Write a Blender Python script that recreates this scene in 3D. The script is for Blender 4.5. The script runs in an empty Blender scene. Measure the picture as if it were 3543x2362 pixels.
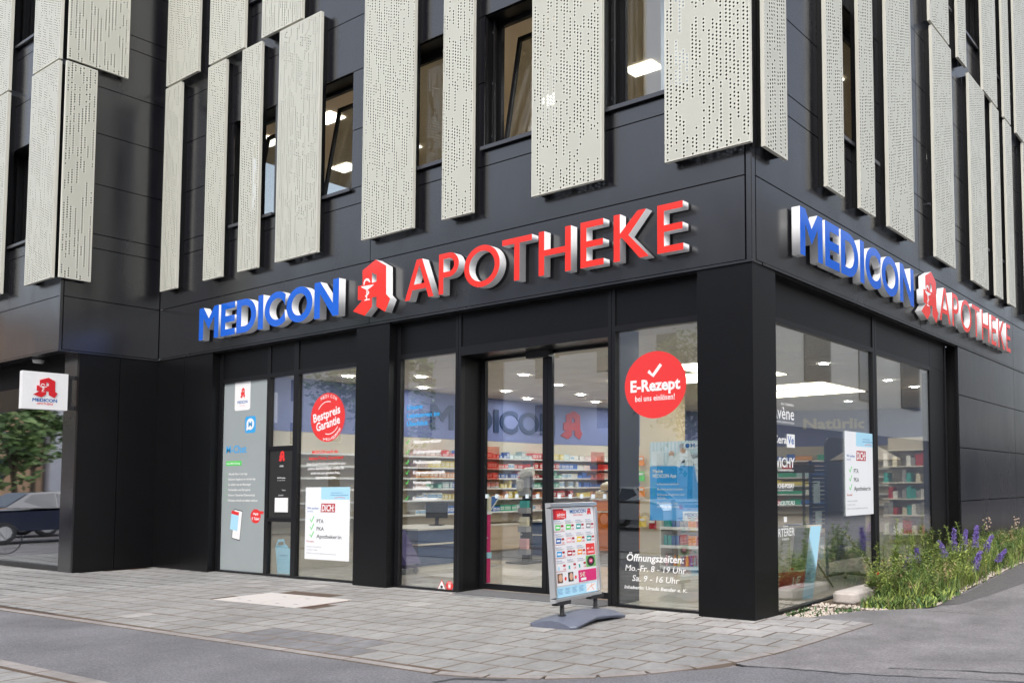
import bpy, bmesh, math, random
from mathutils import Matrix, Vector
random.seed(7)
R_ = math.radians
SC = bpy.context.scene
COL = SC.collection

# ------------------------------------------------------------------ camera
cam_d = bpy.data.cameras.new("camera")
cam = bpy.data.objects.new("camera", cam_d); COL.objects.link(cam)
right = Vector((0.845317, 0.534206, -0.007849)); 
fwd = Vector((-0.533417, 0.843950, 0.056805))
right = (right - fwd * right.dot(fwd)).normalized(); fwd.normalize()
up = right.cross(fwd)
cam.matrix_world = Matrix(((right.x, up.x, -fwd.x, 4.987), (right.y, up.y, -fwd.y, -8.292),
                           (right.z, up.z, -fwd.z, 1.5), (0, 0, 0, 1)))
cam_d.sensor_fit = 'HORIZONTAL'; cam_d.sensor_width = 36.0
cam_d.lens = 36.0 * 3001.26 / 3543.0
cam_d.shift_x = -(2541.77 - 1771.5) / 3543.0
cam_d.shift_y = (1506.74 - 1181.0) / 3543.0
cam_d.clip_start = 0.05; cam_d.clip_end = 1500
SC.camera = cam

# ------------------------------------------------------------------ world, sun, exposure
SUN_EL, SUN_AZ = 50.0, 148.0          # azimuth measured from +y clockwise
w = bpy.data.worlds.new("World"); SC.world = w; w.use_nodes = True
wn = w.node_tree; wn.nodes.clear()
sky = wn.nodes.new("ShaderNodeTexSky"); sky.sky_type = 'NISHITA'; sky.sun_disc = False
sky.sun_elevation = R_(SUN_EL); sky.sun_rotation = R_(SUN_AZ)
sky.air_density = 1.0; sky.dust_density = 4.0; sky.ozone_density = 1.2
hs = wn.nodes.new("ShaderNodeHueSaturation"); hs.inputs['Saturation'].default_value = 0.48
bgn = wn.nodes.new("ShaderNodeBackground"); bgn.inputs['Strength'].default_value = 0.15
wo = wn.nodes.new("ShaderNodeOutputWorld")
wn.links.new(sky.outputs[0], hs.inputs['Color']); wn.links.new(hs.outputs[0], bgn.inputs[0]); wn.links.new(bgn.outputs[0], wo.inputs[0])
sl = bpy.data.lights.new("sun", 'SUN'); sl.energy = 0.6; sl.angle = R_(28); sl.color = (1.0, 0.97, 0.93)
so = bpy.data.objects.new("sun", sl); COL.objects.link(so)
sd = Vector((math.sin(R_(SUN_AZ)) * math.cos(R_(SUN_EL)), math.cos(R_(SUN_AZ)) * math.cos(R_(SUN_EL)), math.sin(R_(SUN_EL))))
so.rotation_euler = (-sd).to_track_quat('-Z', 'Y').to_euler(); so.location = sd * 60
SC.view_settings.view_transform = 'Standard'; SC.view_settings.look = 'None'
SC.view_settings.exposure = 0.95; SC.view_settings.gamma = 1; SC.view_settings.use_curve_mapping = False
SC.cycles.max_bounces = 8; SC.cycles.transparent_max_bounces = 24
SC.cycles.sample_clamp_indirect = 6.0

# ------------------------------------------------------------------ materials
MATS = {}
def mat(name, col, rough=0.6, metal=0.0, spec=0.5, noise=0.0, nscale=8.0, bump=0.0, bscale=60.0, coat=0.0, emit=None, estr=0.0, rnd=0.0, trans=None):
    if name in MATS: return MATS[name]
    m = bpy.data.materials.new(name); m.use_nodes = True; nt = m.node_tree
    b = nt.nodes['Principled BSDF']
    c = (*col, 1)
    b.inputs['Base Color'].default_value = c; b.inputs['Roughness'].default_value = rough
    b.inputs['Metallic'].default_value = metal; b.inputs['Specular IOR Level'].default_value = spec
    b.inputs['Coat Weight'].default_value = coat; b.inputs['Coat Roughness'].default_value = 0.06
    last = None
    if noise > 0:
        tc = nt.nodes.new('ShaderNodeTexCoord'); n = nt.nodes.new('ShaderNodeTexNoise')
        n.inputs['Scale'].default_value = nscale; n.inputs['Detail'].default_value = 6; n.inputs['Roughness'].default_value = 0.65
        nt.links.new(tc.outputs['Object'], n.inputs['Vector'])
        mr = nt.nodes.new('ShaderNodeMapRange'); mr.inputs[1].default_value = 0.3; mr.inputs[2].default_value = 0.7
        mr.inputs[3].default_value = 1 - noise; mr.inputs[4].default_value = 1 + noise
        nt.links.new(n.outputs[0], mr.inputs[0])
        last = mr.outputs[0]
    if rnd > 0:
        oi = nt.nodes.new('ShaderNodeObjectInfo'); m2 = nt.nodes.new('ShaderNodeMapRange')
        m2.inputs[3].default_value = 1 - rnd; m2.inputs[4].default_value = 1 + rnd
        nt.links.new(oi.outputs['Random'], m2.inputs[0])
        if last is not None:
            mm = nt.nodes.new('ShaderNodeMath'); mm.operation = 'MULTIPLY'
            nt.links.new(last, mm.inputs[0]); nt.links.new(m2.outputs[0], mm.inputs[1]); last = mm.outputs[0]
        else: last = m2.outputs[0]
    if last is not None:
        vm = nt.nodes.new('ShaderNodeVectorMath'); vm.operation = 'SCALE'; vm.inputs[0].default_value = col
        nt.links.new(last, vm.inputs['Scale']); nt.links.new(vm.outputs[0], b.inputs['Base Color'])
    if bump > 0:
        tc = nt.nodes.new('ShaderNodeTexCoord'); n = nt.nodes.new('ShaderNodeTexNoise'); n.inputs['Scale'].default_value = bscale; n.inputs['Detail'].default_value = 4
        nt.links.new(tc.outputs['Object'], n.inputs['Vector'])
        bp = nt.nodes.new('ShaderNodeBump'); bp.inputs['Strength'].default_value = bump; bp.inputs['Distance'].default_value = 0.01
        nt.links.new(n.outputs[0], bp.inputs['Height']); nt.links.new(bp.outputs[0], b.inputs['Normal'])
    if emit:
        b.inputs['Emission Color'].default_value = (*emit, 1); b.inputs['Emission Strength'].default_value = estr
    MATS[name] = m
    return m

def glass(name, r0=0.07, tint=(0.93, 0.96, 0.95), ro=0.0):
    m = bpy.data.materials.new(name); m.use_nodes = True; nt = m.node_tree; nt.nodes.clear()
    o = nt.nodes.new('ShaderNodeOutputMaterial'); mx = nt.nodes.new('ShaderNodeMixShader')
    t = nt.nodes.new('ShaderNodeBsdfTransparent'); t.inputs[0].default_value = (*tint, 1)
    g = nt.nodes.new('ShaderNodeBsdfGlossy'); g.inputs['Roughness'].default_value = ro; g.inputs[0].default_value = (0.95, 0.97, 1, 1)
    lw = nt.nodes.new('ShaderNodeLayerWeight'); lw.inputs[0].default_value = 0.5
    p = nt.nodes.new('ShaderNodeMath'); p.operation = 'POWER'; p.inputs[1].default_value = 4.0
    mr = nt.nodes.new('ShaderNodeMapRange'); mr.inputs[3].default_value = r0; mr.inputs[4].default_value = 1.0
    nt.links.new(lw.outputs['Facing'], p.inputs[0]); nt.links.new(p.outputs[0], mr.inputs[0])
    nt.links.new(mr.outputs[0], mx.inputs[0]); nt.links.new(t.outputs[0], mx.inputs[1]); nt.links.new(g.outputs[0], mx.inputs[2])
    nt.links.new(mx.outputs[0], o.inputs[0]); MATS[name] = m
    return m

def perforated(name, col):
    m = mat(name, col, 0.42, 0.0, 0.5, noise=0.03, nscale=2.0); nt = m.node_tree
    N = nt.nodes; L = nt.links
    def math_(op, a, b=None, c=None):
        n = N.new('ShaderNodeMath'); n.operation = op
        for i, v in enumerate((a, b, c)):
            if v is None: continue
            if isinstance(v, (int, float)): n.inputs[i].default_value = v
            else: L.new(v, n.inputs[i])
        return n.outputs[0]
    uv = N.new('ShaderNodeUVMap'); sp = N.new('ShaderNodeSeparateXYZ'); L.new(uv.outputs[0], sp.inputs[0])
    U, V = sp.outputs[0], sp.outputs[1]
    PER, PU, PV = 0.236, 0.053, 0.0455
    grp = math_('FLOOR', math_('DIVIDE', U, PER)); p = math_('SUBTRACT', U, math_('MULTIPLY', grp, PER))
    idx = math_('FLOOR', math_('DIVIDE', p, PU)); col_id = math_('ADD', math_('MULTIPLY', grp, 4.0), idx)
    ok = math_('LESS_THAN', idx, 3.5)
    du = math_('SUBTRACT', p, math_('MULTIPLY', math_('ADD', idx, 0.5), PU))
    Vs = math_('ADD', math_('DIVIDE', V, PV), math_('MULTIPLY', col_id, 0.5))
    row = math_('FLOOR', Vs); dv = math_('MULTIPLY', math_('SUBTRACT', math_('SUBTRACT', Vs, row), 0.5), PV)
    d = math_('SQRT', math_('ADD', math_('MULTIPLY', du, du), math_('MULTIPLY', dv, dv)))
    w1 = N.new('ShaderNodeTexWhiteNoise'); w1.noise_dimensions = '1D'; L.new(col_id, w1.inputs['W'])
    seg = math_('FLOOR', math_('ADD', math_('DIVIDE', row, 5.0), math_('MULTIPLY', w1.outputs['Value'], 5.0)))
    cb = N.new('ShaderNodeCombineXYZ'); L.new(col_id, cb.inputs[0]); L.new(seg, cb.inputs[1])
    w2 = N.new('ShaderNodeTexWhiteNoise'); w2.noise_dimensions = '2D'; L.new(cb.outputs[0], w2.inputs['Vector'])
    cb2 = N.new('ShaderNodeCombineXYZ'); L.new(col_id, cb2.inputs[0]); L.new(row, cb2.inputs[1])
    w3 = N.new('ShaderNodeTexWhiteNoise'); w3.noise_dimensions = '2D'; L.new(cb2.outputs[0], w3.inputs['Vector'])
    on = math_('MULTIPLY', math_('GREATER_THAN', w2.outputs['Value'], 0.26), math_('GREATER_THAN', w3.outputs['Value'], 0.12))
    hole = math_('MULTIPLY', math_('MULTIPLY', on, ok), math_('LESS_THAN', d, 0.0132))
    a = hole
    # sheet without large holes carries a fine perforation, which tones it down
    fine = math_('SUBTRACT', 1.0, math_('MULTIPLY', math_('SUBTRACT', 1.0, math_('MULTIPLY', on, ok)), 0.17))
    bs = N['Principled BSDF']; src = bs.inputs['Base Color'].links[0].from_socket
    vm = N.new('ShaderNodeVectorMath'); vm.operation = 'SCALE'; L.new(src, vm.inputs[0]); L.new(fine, vm.inputs['Scale']); L.new(vm.outputs[0], bs.inputs['Base Color'])
    mx = N.new('ShaderNodeMixShader'); t = N.new('ShaderNodeBsdfTransparent')
    L.new(a, mx.inputs[0]); L.new(N['Principled BSDF'].outputs[0], mx.inputs[1]); L.new(t.outputs[0], mx.inputs[2])
    L.new(mx.outputs[0], N['Material Output'].inputs[0])
    return m

M_CLAD = mat('anthracite_cladding', (0.008, 0.0082, 0.011), 0.22, 0.0, 0.5, noise=0.10, nscale=1.3)
MATS['anthracite_cladding'].node_tree.nodes['Principled BSDF'].inputs['IOR'].default_value = 1.92
def rough_var(m, lo, hi, sc=1.1, stretch=(1, 1, .35)):
    nt = m.node_tree; tc = nt.nodes.new('ShaderNodeTexCoord'); mp = nt.nodes.new('ShaderNodeMapping'); mp.inputs['Scale'].default_value = stretch; n = nt.nodes.new('ShaderNodeTexNoise'); n.inputs['Scale'].default_value = sc; n.inputs['Detail'].default_value = 7; n.inputs['Roughness'].default_value = .6
    nt.links.new(tc.outputs['Object'], mp.inputs[0]); nt.links.new(mp.outputs[0], n.inputs['Vector']); mr = nt.nodes.new('ShaderNodeMapRange'); mr.inputs[1].default_value = .3; mr.inputs[2].default_value = .7; mr.inputs[3].default_value = lo; mr.inputs[4].default_value = hi
    nt.links.new(n.outputs[0], mr.inputs[0]); nt.links.new(mr.outputs[0], nt.nodes['Principled BSDF'].inputs['Roughness'])
rough_var(M_CLAD, .15, .30)
M_CLAD2 = mat('black_cladding', (0.0045, 0.0047, 0.0055), 0.33, 0.0, 0.26, noise=0.12, nscale=2.0)
M_BACK = mat('black_backing', (0.006, 0.006, 0.007), 0.7, 0, 0.2)
M_FRAME = mat('black_frame', (0.008, 0.008, 0.0095), 0.30, 0.0, 0.35)
M_SILL = mat('grey_sill', (0.06, 0.062, 0.072), 0.3, 0.2, 0.6)
M_FIN = mat('cream_fin_edge', (0.60, 0.595, 0.525), 0.4, noise=0.03, nscale=2)
M_PERF = perforated('cream_perforated_sheet', (0.555, 0.56, 0.49))
M_GLASS = glass('shop_glass', 0.17); M_GLASSS = glass('side_shop_glass', 0.29); M_GLASS2 = glass('dark_mirror_glass', 0.42, (0.5, 0.55, 0.55), .025); M_GLASSU = glass('upper_glass', 0.13)
M_WHITE = mat('white_acrylic', (0.78, 0.79, 0.80), 0.35, noise=0.03, nscale=5)
M_RED = mat('red_acrylic', (0.78, 0.035, 0.025), 0.12, 0, 0.6)
M_BLUE = mat('blue_acrylic', (0.003, 0.11, 0.60), 0.10, 0, 0.8)
M_PWHITE = mat('print_white', (0.80, 0.80, 0.80), 0.5); M_PRED = mat('print_red', (0.72, 0.035, 0.035), 0.45)
M_PDRED = mat('print_dark_red', (0.42, 0.015, 0.03), 0.5)
M_PBLUE = mat('print_blue', (0.02, 0.12, 0.38), 0.5); M_PCYAN = mat('print_cyan', (0.03, 0.34, 0.72), 0.5); M_PSKY = mat('print_light_blue', (0.38, 0.66, 0.82), 0.5)
M_PGREEN = mat('print_green', (0.10, 0.62, 0.12), 0.5); M_PBLACK = mat('print_black', (0.02, 0.02, 0.02), 0.5)
M_PGREY = mat('print_grey', (0.30, 0.30, 0.32), 0.5); M_PMAG = mat('print_magenta', (0.62, 0.02, 0.16), 0.5); M_PYEL = mat('print_yellow', (0.85, 0.62, 0.05), 0.5)
M_PTEAL = mat('print_teal', (0.03, 0.36, 0.34), 0.5); M_PORANGE = mat('print_orange', (0.85, 0.28, 0.03), 0.5); M_PSKIN = mat('print_skin', (0.62, 0.36, 0.25), 0.5)
M_PPINK = mat('print_pink', (0.80, 0.45, 0.48), 0.5); M_PCREAM = mat('print_cream', (0.72, 0.66, 0.52), 0.5)
M_FOIL = mat('grey_frosted_foil', (0.30, 0.335, 0.34), 0.5, noise=0.04, nscale=1.2)
M_CHROME = mat('brushed_aluminium', (0.62, 0.63, 0.65), 0.32, 0.7, 0.5)
M_PLGREY = mat('slate_plastic', (0.115, 0.130, 0.175), 0.5, noise=0.10, nscale=25, bump=0.12, bscale=220)
M_BLKPL = mat('black_plastic', (0.02, 0.02, 0.023), 0.5)

# ------------------------------------------------------------------ mesh helpers
class MB:
    def __init__(s): s.v = []; s.f = []; s.m = []; s.uv = []
    def face(s, pts, mi=0, uv=None):
        i = len(s.v); s.v += [tuple(p) for p in pts]; s.f.append(tuple(range(i, i + len(pts)))); s.m.append(mi)
        s.uv.append(uv if uv else [(0.0, 0.0)] * len(pts)); return s
    def box(s, x0, x1, y0, y1, z0, z1, mi=0, top=0.0):
        t = top
        P = [(x0, y0, z0), (x1, y0, z0), (x1, y1, z0), (x0, y1, z0), (x0 + t, y0 + t, z1), (x1 - t, y0 + t, z1), (x1 - t, y1 - t, z1), (x0 + t, y1 - t, z1)]
        i = len(s.v); s.v += P
        for f in ((0, 3, 2, 1), (4, 5, 6, 7), (0, 1, 5, 4), (1, 2, 6, 5), (2, 3, 7, 6), (3, 0, 4, 7)):
            s.f.append(tuple(i + k for k in f)); s.m.append(mi); s.uv.append([(0, 0)] * 4)
        return s
    def tube(s, pts, r, n=6, mi=0, r1=None, cap=True):
        r1 = r if r1 is None else r1
        pts = [Vector(p) for p in pts]; base = len(s.v); K = len(pts)
        for k, p in enumerate(pts):
            d = (pts[min(k + 1, K - 1)] - pts[max(k - 1, 0)]).normalized()
            a = Vector((0, 0, 1)) if abs(d.z) < 0.9 else Vector((1, 0, 0))
            u = d.cross(a).normalized(); v = d.cross(u)
            rr = r + (r1 - r) * k / max(1, K - 1)
            for j in range(n):
                t = 2 * math.pi * j / n; s.v.append(tuple(p + u * rr * math.cos(t) + v * rr * math.sin(t)))
        for k in range(K - 1):
            for j in range(n):
                a = base + k * n + j; b = base + k * n + (j + 1) % n
                s.f.append((a, b, b + n, a + n)); s.m.append(mi); s.uv.append([(0, 0)] * 4)
        if cap:
            s.f.append(tuple(base + j for j in reversed(range(n)))); s.m.append(mi); s.uv.append([(0, 0)] * n)
            s.f.append(tuple(base + (K - 1) * n + j for j in range(n))); s.m.append(mi); s.uv.append([(0, 0)] * n)
        return s
    def disc(s, c, r, z, n=24, mi=0, ry=None):
        ry = ry or r
        return s.face([(c[0] + r * math.cos(2 * math.pi * k / n), c[1] + ry * math.sin(2 * math.pi * k / n), z) for k in range(n)], mi)
    def mesh(s, name, mats, smooth=False):
        me = bpy.data.meshes.new(name); me.from_pydata(s.v, [], s.f)
        for m in (mats if isinstance(mats, (list, tuple)) else [mats]): me.materials.append(m)
        me.polygons.foreach_set('material_index', s.m)
        ul = me.uv_layers.new(name='UVMap'); flat = [c for f in s.uv for q in f for c in q]; ul.data.foreach_set('uv', flat)
        if smooth: me.polygons.foreach_set('use_smooth', [True] * len(s.f))
        me.update(); return me
    def build(s, name, mats, parent=None, loc=(0, 0, 0), rot=(0, 0, 0), smooth=False):
        return obj(name, s.mesh(name, mats, smooth), parent, loc, rot)
def obj(name, me, parent=None, loc=(0, 0, 0), rot=(0, 0, 0), label=None):
    o = bpy.data.objects.new(name, me); COL.objects.link(o); o.location = loc; o.rotation_euler = rot
    if parent: o.parent = parent
    if label: o['label'] = label
    return o
def empty(name, label, cat, loc=(0, 0, 0), rot=None, group=None):
    o = bpy.data.objects.new(name, None); COL.objects.link(o); o.location = loc; o['label'] = label; o['category'] = cat
    if rot is not None:
        if isinstance(rot, Matrix): o.rotation_euler = rot.to_euler()
        else: o.rotation_euler = rot
    if group: o['group'] = group
    return o
def tag(o, label, cat, group=None):
    o['label'] = label; o['category'] = cat
    if group: o['group'] = group
    return o
def struct(o): o['kind'] = 'structure'; return o
def copy_tree(o, parent=None):
    c = o.copy(); COL.objects.link(c)
    if parent: c.parent = parent
    for ch in list(o.children): copy_tree(ch, c)
    return c
FR = Matrix(((1, 0, 0), (0, 0, -1), (0, 1, 0)))      # local x -> +x, y -> up, z -> -y (front facade)
SD = Matrix(((0, 0, 1), (1, 0, 0), (0, 1, 0)))       # local x -> +y, y -> up, z -> +x (side facade)

def curve_mesh(loops, depth=0.0, bevel=0.0, mats=(M_RED,), name='shape'):
    cu = bpy.data.curves.new(name, 'CURVE'); cu.dimensions = '2D'; cu.fill_mode = 'BOTH'
    for lp in loops:
        sp = cu.splines.new('POLY'); sp.points.add(len(lp) - 1)
        for p, q in zip(sp.points, lp): p.co = (q[0], q[1], 0, 1)
        sp.use_cyclic_u = True
    cu.extrude = depth / 2
    ob = bpy.data.objects.new(name, cu); COL.objects.link(ob)
    me = bpy.data.meshes.new_from_object(ob.evaluated_get(bpy.context.evaluated_depsgraph_get()))
    bpy.data.objects.remove(ob); bpy.data.curves.remove(cu)
    if depth > 0:
        for v in me.vertices: v.co.z += depth / 2
    me.materials.clear()
    for m in mats: me.materials.append(m)
    me.name = name
    if len(mats) > 1:
        for p in me.polygons: p.material_index = 0 if p.normal.z > 0.5 else 1
    return me
_tc = {}
def text_raw(s, bold=0.0, shear=0.0):
    cu = bpy.data.curves.new('t', 'FONT'); cu.body = s; cu.offset = bold; cu.shear = shear; cu.resolution_u = 2; cu.size = 1.0; cu.fill_mode = 'BOTH'
    ob = bpy.data.objects.new('t', cu); COL.objects.link(ob)
    bpy.context.view_layer.update()
    me = bpy.data.meshes.new_from_object(ob.evaluated_get(bpy.context.evaluated_depsgraph_get()))
    bpy.data.objects.remove(ob); bpy.data.curves.remove(cu); return me
CAPH = None
def text(s, parent, x, y, wdt, cap, m, off=0.0015, bold=0.0, shear=0.0, name='lettering', rot=0.0, label=None):
    """text with baseline start (x,y), total width wdt, capital height cap in the parent's local xy plane"""
    global CAPH
    if CAPH is None:
        t = text_raw('H'); CAPH = max(v.co.y for v in t.vertices); bpy.data.meshes.remove(t)
    me = text_raw(s, bold, shear)
    xs = [v.co.x for v in me.vertices]; x0, x1 = min(xs), max(xs)
    sx = wdt / (x1 - x0); sy = cap / CAPH
    c, sn = math.cos(rot), math.sin(rot)
    for v in me.vertices:
        px, py = (v.co.x - x0) * sx, v.co.y * sy
        v.co = (x + px * c - py * sn, y + px * sn + py * c, off)
    me.materials.clear(); me.materials.append(m); me.name = name
    return obj(name, me, parent, label=label)
def rect(parent, x0, x1, y0, y1, m, off=0.0005, name='print', thick=0.0):
    b = MB()
    if thick: b.box(x0, x1, y0, y1, off - thick, off)
    else: b.face([(x0, y0, off), (x1, y0, off), (x1, y1, off), (x0, y1, off)])
    return b.build(name, m, parent)
def poly(parent, pts, m, off=0.001, name='print'):
    return obj(name, curve_mesh([pts], 0, mats=(m,), name=name), parent, (0, 0, off))
def ell(cx, cy, rx, ry, n=36, a0=0, a1=360):
    full = (a1 - a0) >= 360
    k = n if full else n + 1
    return [(cx + rx * math.cos(R_(a0 + (a1 - a0) * i / n)), cy + ry * math.sin(R_(a0 + (a1 - a0) * i / n))) for i in range(k)]
def band(pts, wd):
    """outline of a thick polyline"""
    L, Rr = [], []
    n = len(pts)
    for i, p in enumerate(pts):
        a = Vector(pts[max(i - 1, 0)]); b = Vector(pts[min(i + 1, n - 1)]); d = (b - a).normalized(); nn = Vector((-d.y, d.x)) * (wd[i] if isinstance(wd, (list, tuple)) else wd) / 2
        q = Vector(p); L.append(tuple(q + nn)); Rr.append(tuple(q - nn))
    return L + Rr[::-1]
def check(parent, x, y, s, m, off=0.002):
    return poly(parent, band([(x, y + .45 * s), (x + .32 * s, y + .1 * s), (x + .85 * s, y + .85 * s)], .17 * s), m, off, 'check_mark')

# ------------------------------------------------------------------ glyphs for the illuminated signs
def glyph(ch, w_, h, s, t):
    def R4(x0, x1, y0, y1): return [(x0, y0), (x1, y0), (x1, y1), (x0, y1)]
    if ch == 'I': return [R4(0, w_, 0, h)]
    if ch == 'E':
        m0 = h * .5 - t * .5; m1 = m0 + t; q = w_ * .97
        return [[(0, 0), (w_, 0), (w_, t), (s, t), (s, m0), (q, m0), (q, m1), (s, m1), (s, h - t), (w_ * .98, h - t), (w_ * .98, h), (0, h)]]
    if ch == 'M': return [[(0, 0), (s * .95, 0), (s, h * .68), (w_ / 2, h * .30), (w_ - s, h * .68), (w_ - s * .95, 0), (w_, 0), (w_, h), (w_ - s, h), (w_ / 2, h * .64), (s, h), (0, h)]]
    if ch == 'N': return [[(0, 0), (s, 0), (s, h * .66), (w_ - s, 0), (w_, 0), (w_, h), (w_ - s, h), (w_ - s, h * .36), (s, h), (0, h)]]
    if ch == 'T': return [[(w_ / 2 - s / 2, 0), (w_ / 2 + s / 2, 0), (w_ / 2 + s / 2, h - t), (w_, h - t), (w_, h), (0, h), (0, h - t), (w_ / 2 - s / 2, h - t)]]
    if ch == 'H': m = h * .5 - t / 2; return [[(0, 0), (s, 0), (s, m), (w_ - s, m), (w_ - s, 0), (w_, 0), (w_, h), (w_ - s, h), (w_ - s, m + t), (s, m + t), (s, h), (0, h)]]
    if ch == 'O': return [ell(w_ / 2, h / 2, w_ / 2, h / 2, 48), ell(w_ / 2, h / 2, w_ / 2 - s, h / 2 - t, 48)[::-1]]
    if ch == 'C':
        rx = w_ * .60; ry = h / 2
        a0 = math.degrees(math.acos((w_ - rx) / rx)); a1 = math.degrees(math.acos(min(.98, (w_ - rx) / (rx - s * .95))))
        return [ell(rx, ry, rx, ry, 36, a0, 360 - a0) + ell(rx, ry, rx - s * .95, ry - t, 36, a1, 360 - a1)[::-1]]
    if ch == 'D':
        k = w_ * .42
        return [[(0, 0), (k, 0)] + ell(k, h / 2, w_ - k, h / 2, 24, -90, 90)[1:-1] + [(k, h), (0, h)],
                ([(s, t), (k, t)] + ell(k, h / 2, w_ - k - s, h / 2 - t, 24, -90, 90)[1:-1] + [(k, h - t), (s, h - t)])[::-1]]
    if ch == 'P':
        k = w_ * .5; pm = h * .40; r = (h - pm) / 2
        return [[(0, 0), (s, 0), (s, pm), (k, pm)] + ell(k, pm + r, w_ - k, r, 20, -90, 90)[1:-1] + [(k, h), (0, h)],
                ([(s, pm + t), (k, pm + t)] + ell(k, pm + r, w_ - k - s, r - t, 20, -90, 90)[1:-1] + [(k, h - t), (s, h - t)])[::-1]]
    if ch == 'A':
        c = w_ / 2; a = s * .62; q = s * 1.12; f = lambda y: (c - a) * y / h   # outer left edge x at height y
        g = lambda y: q + (c - q) * y / (h * .86)                            # inner left edge
        b0, b1 = h * .24, h * .24 + t
        return [[(0, 0), (q, 0), (g(b0), b0), (w_ - g(b0), b0), (w_ - q, 0), (w_, 0), (c + a, h), (c - a, h)],
                [(g(b1), b1), (c, h * .86), (w_ - g(b1), b1)]]
    if ch == 'K': return [[(0, 0), (s, 0), (s, h * .46), (s * 1.25, h * .50), (w_ - s * 1.45, 0), (w_, 0), (s * 2.35, h * .52), (w_ - .07 * w_, h), (w_ - .07 * w_ - s * 1.35, h), (s, h * .58), (s, h), (0, h)]]
LOGO = [(0, .125), (.331, 0), (.520, .147), (.520, .312), (.638, .312), (.638, .133), (.873, .006), (1, .230), (.894, .325), (.883, .845), (.604, 1), (.248, .853), (.255, .578), (.129, .577), (.134, .317), (.256, .297)]
LOGO_H = [(.509, .772), (.629, .713), (.632, .59), (.513, .582)]
def chalice():
    return [[(.218, .556), (.563, .548), (.545, .530), (.400, .474), (.385, .300), (.46, .296), (.46, .278), (.315, .278), (.315, .296), (.365, .302), (.368, .474), (.235, .535)],
            band([(.300, .575), (.300, .615), (.325, .655), (.365, .668), (.415, .655), (.462, .605)], [.03, .035, .04, .042, .045, .02]),
            band([(.415, .455), (.43, .415), (.40, .385), (.345, .36), (.375, .325)], [.012, .03, .03, .028, .012])]
def logo(parent, x, y, wd, ht, depth, mface, mside=None, mch=None, off=0.0):
    sc = lambda L: [(x + p[0] * wd, y + p[1] * ht) for p in L]
    mats = (mface, mside) if mside else (mface,)
    o = obj('pharmacy_logo', curve_mesh([sc(LOGO), sc(LOGO_H)], depth, mats=mats, name='pharmacy_logo'), parent, (0, 0, off))
    if mch:
        for i, l in enumerate(chalice()):
            obj('chalice' if i != 1 else 'snake', curve_mesh([sc(l)], 0, mats=(mch,), name='chalice'), o, (0, 0, depth + .0012 + i * .0004))
    return o

# ================================================================== GROUND
def ground_h(x, y):
    return 0.0 if y < 2 or x < -0.5 else min(0.30, 0.038 * (y - 2))
M_ASPH = mat('asphalt', (0.155, 0.155, 0.165), 0.85, 0, 0.3, noise=0.34, nscale=45, bump=0.7, bscale=90)
M_ASPH2 = mat('light_asphalt', (0.185, 0.178, 0.182), 0.85, 0, 0.3, noise=0.28, nscale=38, bump=0.7, bscale=80)
def patchy(m, sc=0.7, lo=.82, hi=1.15):
    nt = m.node_tree; b = nt.nodes['Principled BSDF']; lk = b.inputs['Base Color'].links[0]; src = lk.from_socket
    tc = nt.nodes.new('ShaderNodeTexCoord'); n = nt.nodes.new('ShaderNodeTexNoise'); n.inputs['Scale'].default_value = sc; n.inputs['Detail'].default_value = 5; n.inputs['Roughness'].default_value = .6
    nt.links.new(tc.outputs['Object'], n.inputs['Vector']); mr = nt.nodes.new('ShaderNodeMapRange'); mr.inputs[1].default_value = .3; mr.inputs[2].default_value = .7; mr.inputs[3].default_value = lo; mr.inputs[4].default_value = hi
    nt.links.new(n.outputs[0], mr.inputs[0])
    vo = nt.nodes.new('ShaderNodeTexVoronoi'); vo.inputs['Scale'].default_value = 55; nt.links.new(tc.outputs['Object'], vo.inputs['Vector'])
    st = nt.nodes.new('ShaderNodeMapRange'); st.inputs[1].default_value = .0; st.inputs[2].default_value = .30; st.inputs[3].default_value = 1.8; st.inputs[4].default_value = 1.0
    nt.links.new(vo.outputs['Distance'], st.inputs[0])
    mm = nt.nodes.new('ShaderNodeMath'); mm.operation = 'MULTIPLY'; nt.links.new(mr.outputs[0], mm.inputs[0]); nt.links.new(st.outputs[0], mm.inputs[1])
    vm = nt.nodes.new('ShaderNodeVectorMath'); vm.operation = 'SCALE'; nt.links.new(src, vm.inputs[0]); nt.links.new(mm.outputs[0], vm.inputs['Scale']); nt.links.new(vm.outputs[0], b.inputs['Base Color'])
patchy(M_ASPH, .9, .74, 1.2); patchy(M_ASPH2, 1.3, .70, 1.25)
M_SAND = mat('joint_sand', (0.085, 0.058, 0.042), 0.95, noise=0.3, nscale=30)
M_JOINT = mat('joint_dirt', (0.15, 0.118, 0.095), 0.95)
M_PAVER = mat('grey_paver', (0.275, 0.273, 0.266), 0.8, 0, 0.3, noise=0.10, nscale=9, bump=0.25, bscale=130, rnd=0.03)
M_PAVER_P = mat('pale_paver', (0.36, 0.35, 0.34), 0.8, 0, 0.3, noise=0.10, nscale=9, bump=0.25, bscale=130, rnd=0.06)
M_PAVER_D = mat('dark_ribbed_paver', (0.18, 0.18, 0.188), 0.8, 0, 0.3, noise=0.18, nscale=7, rnd=0.08)
M_KERB = mat('kerb_concrete', (0.29, 0.272, 0.262), 0.85, 0, 0.3, noise=0.12, nscale=14, bump=0.25, bscale=110, rnd=0.06)
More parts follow.
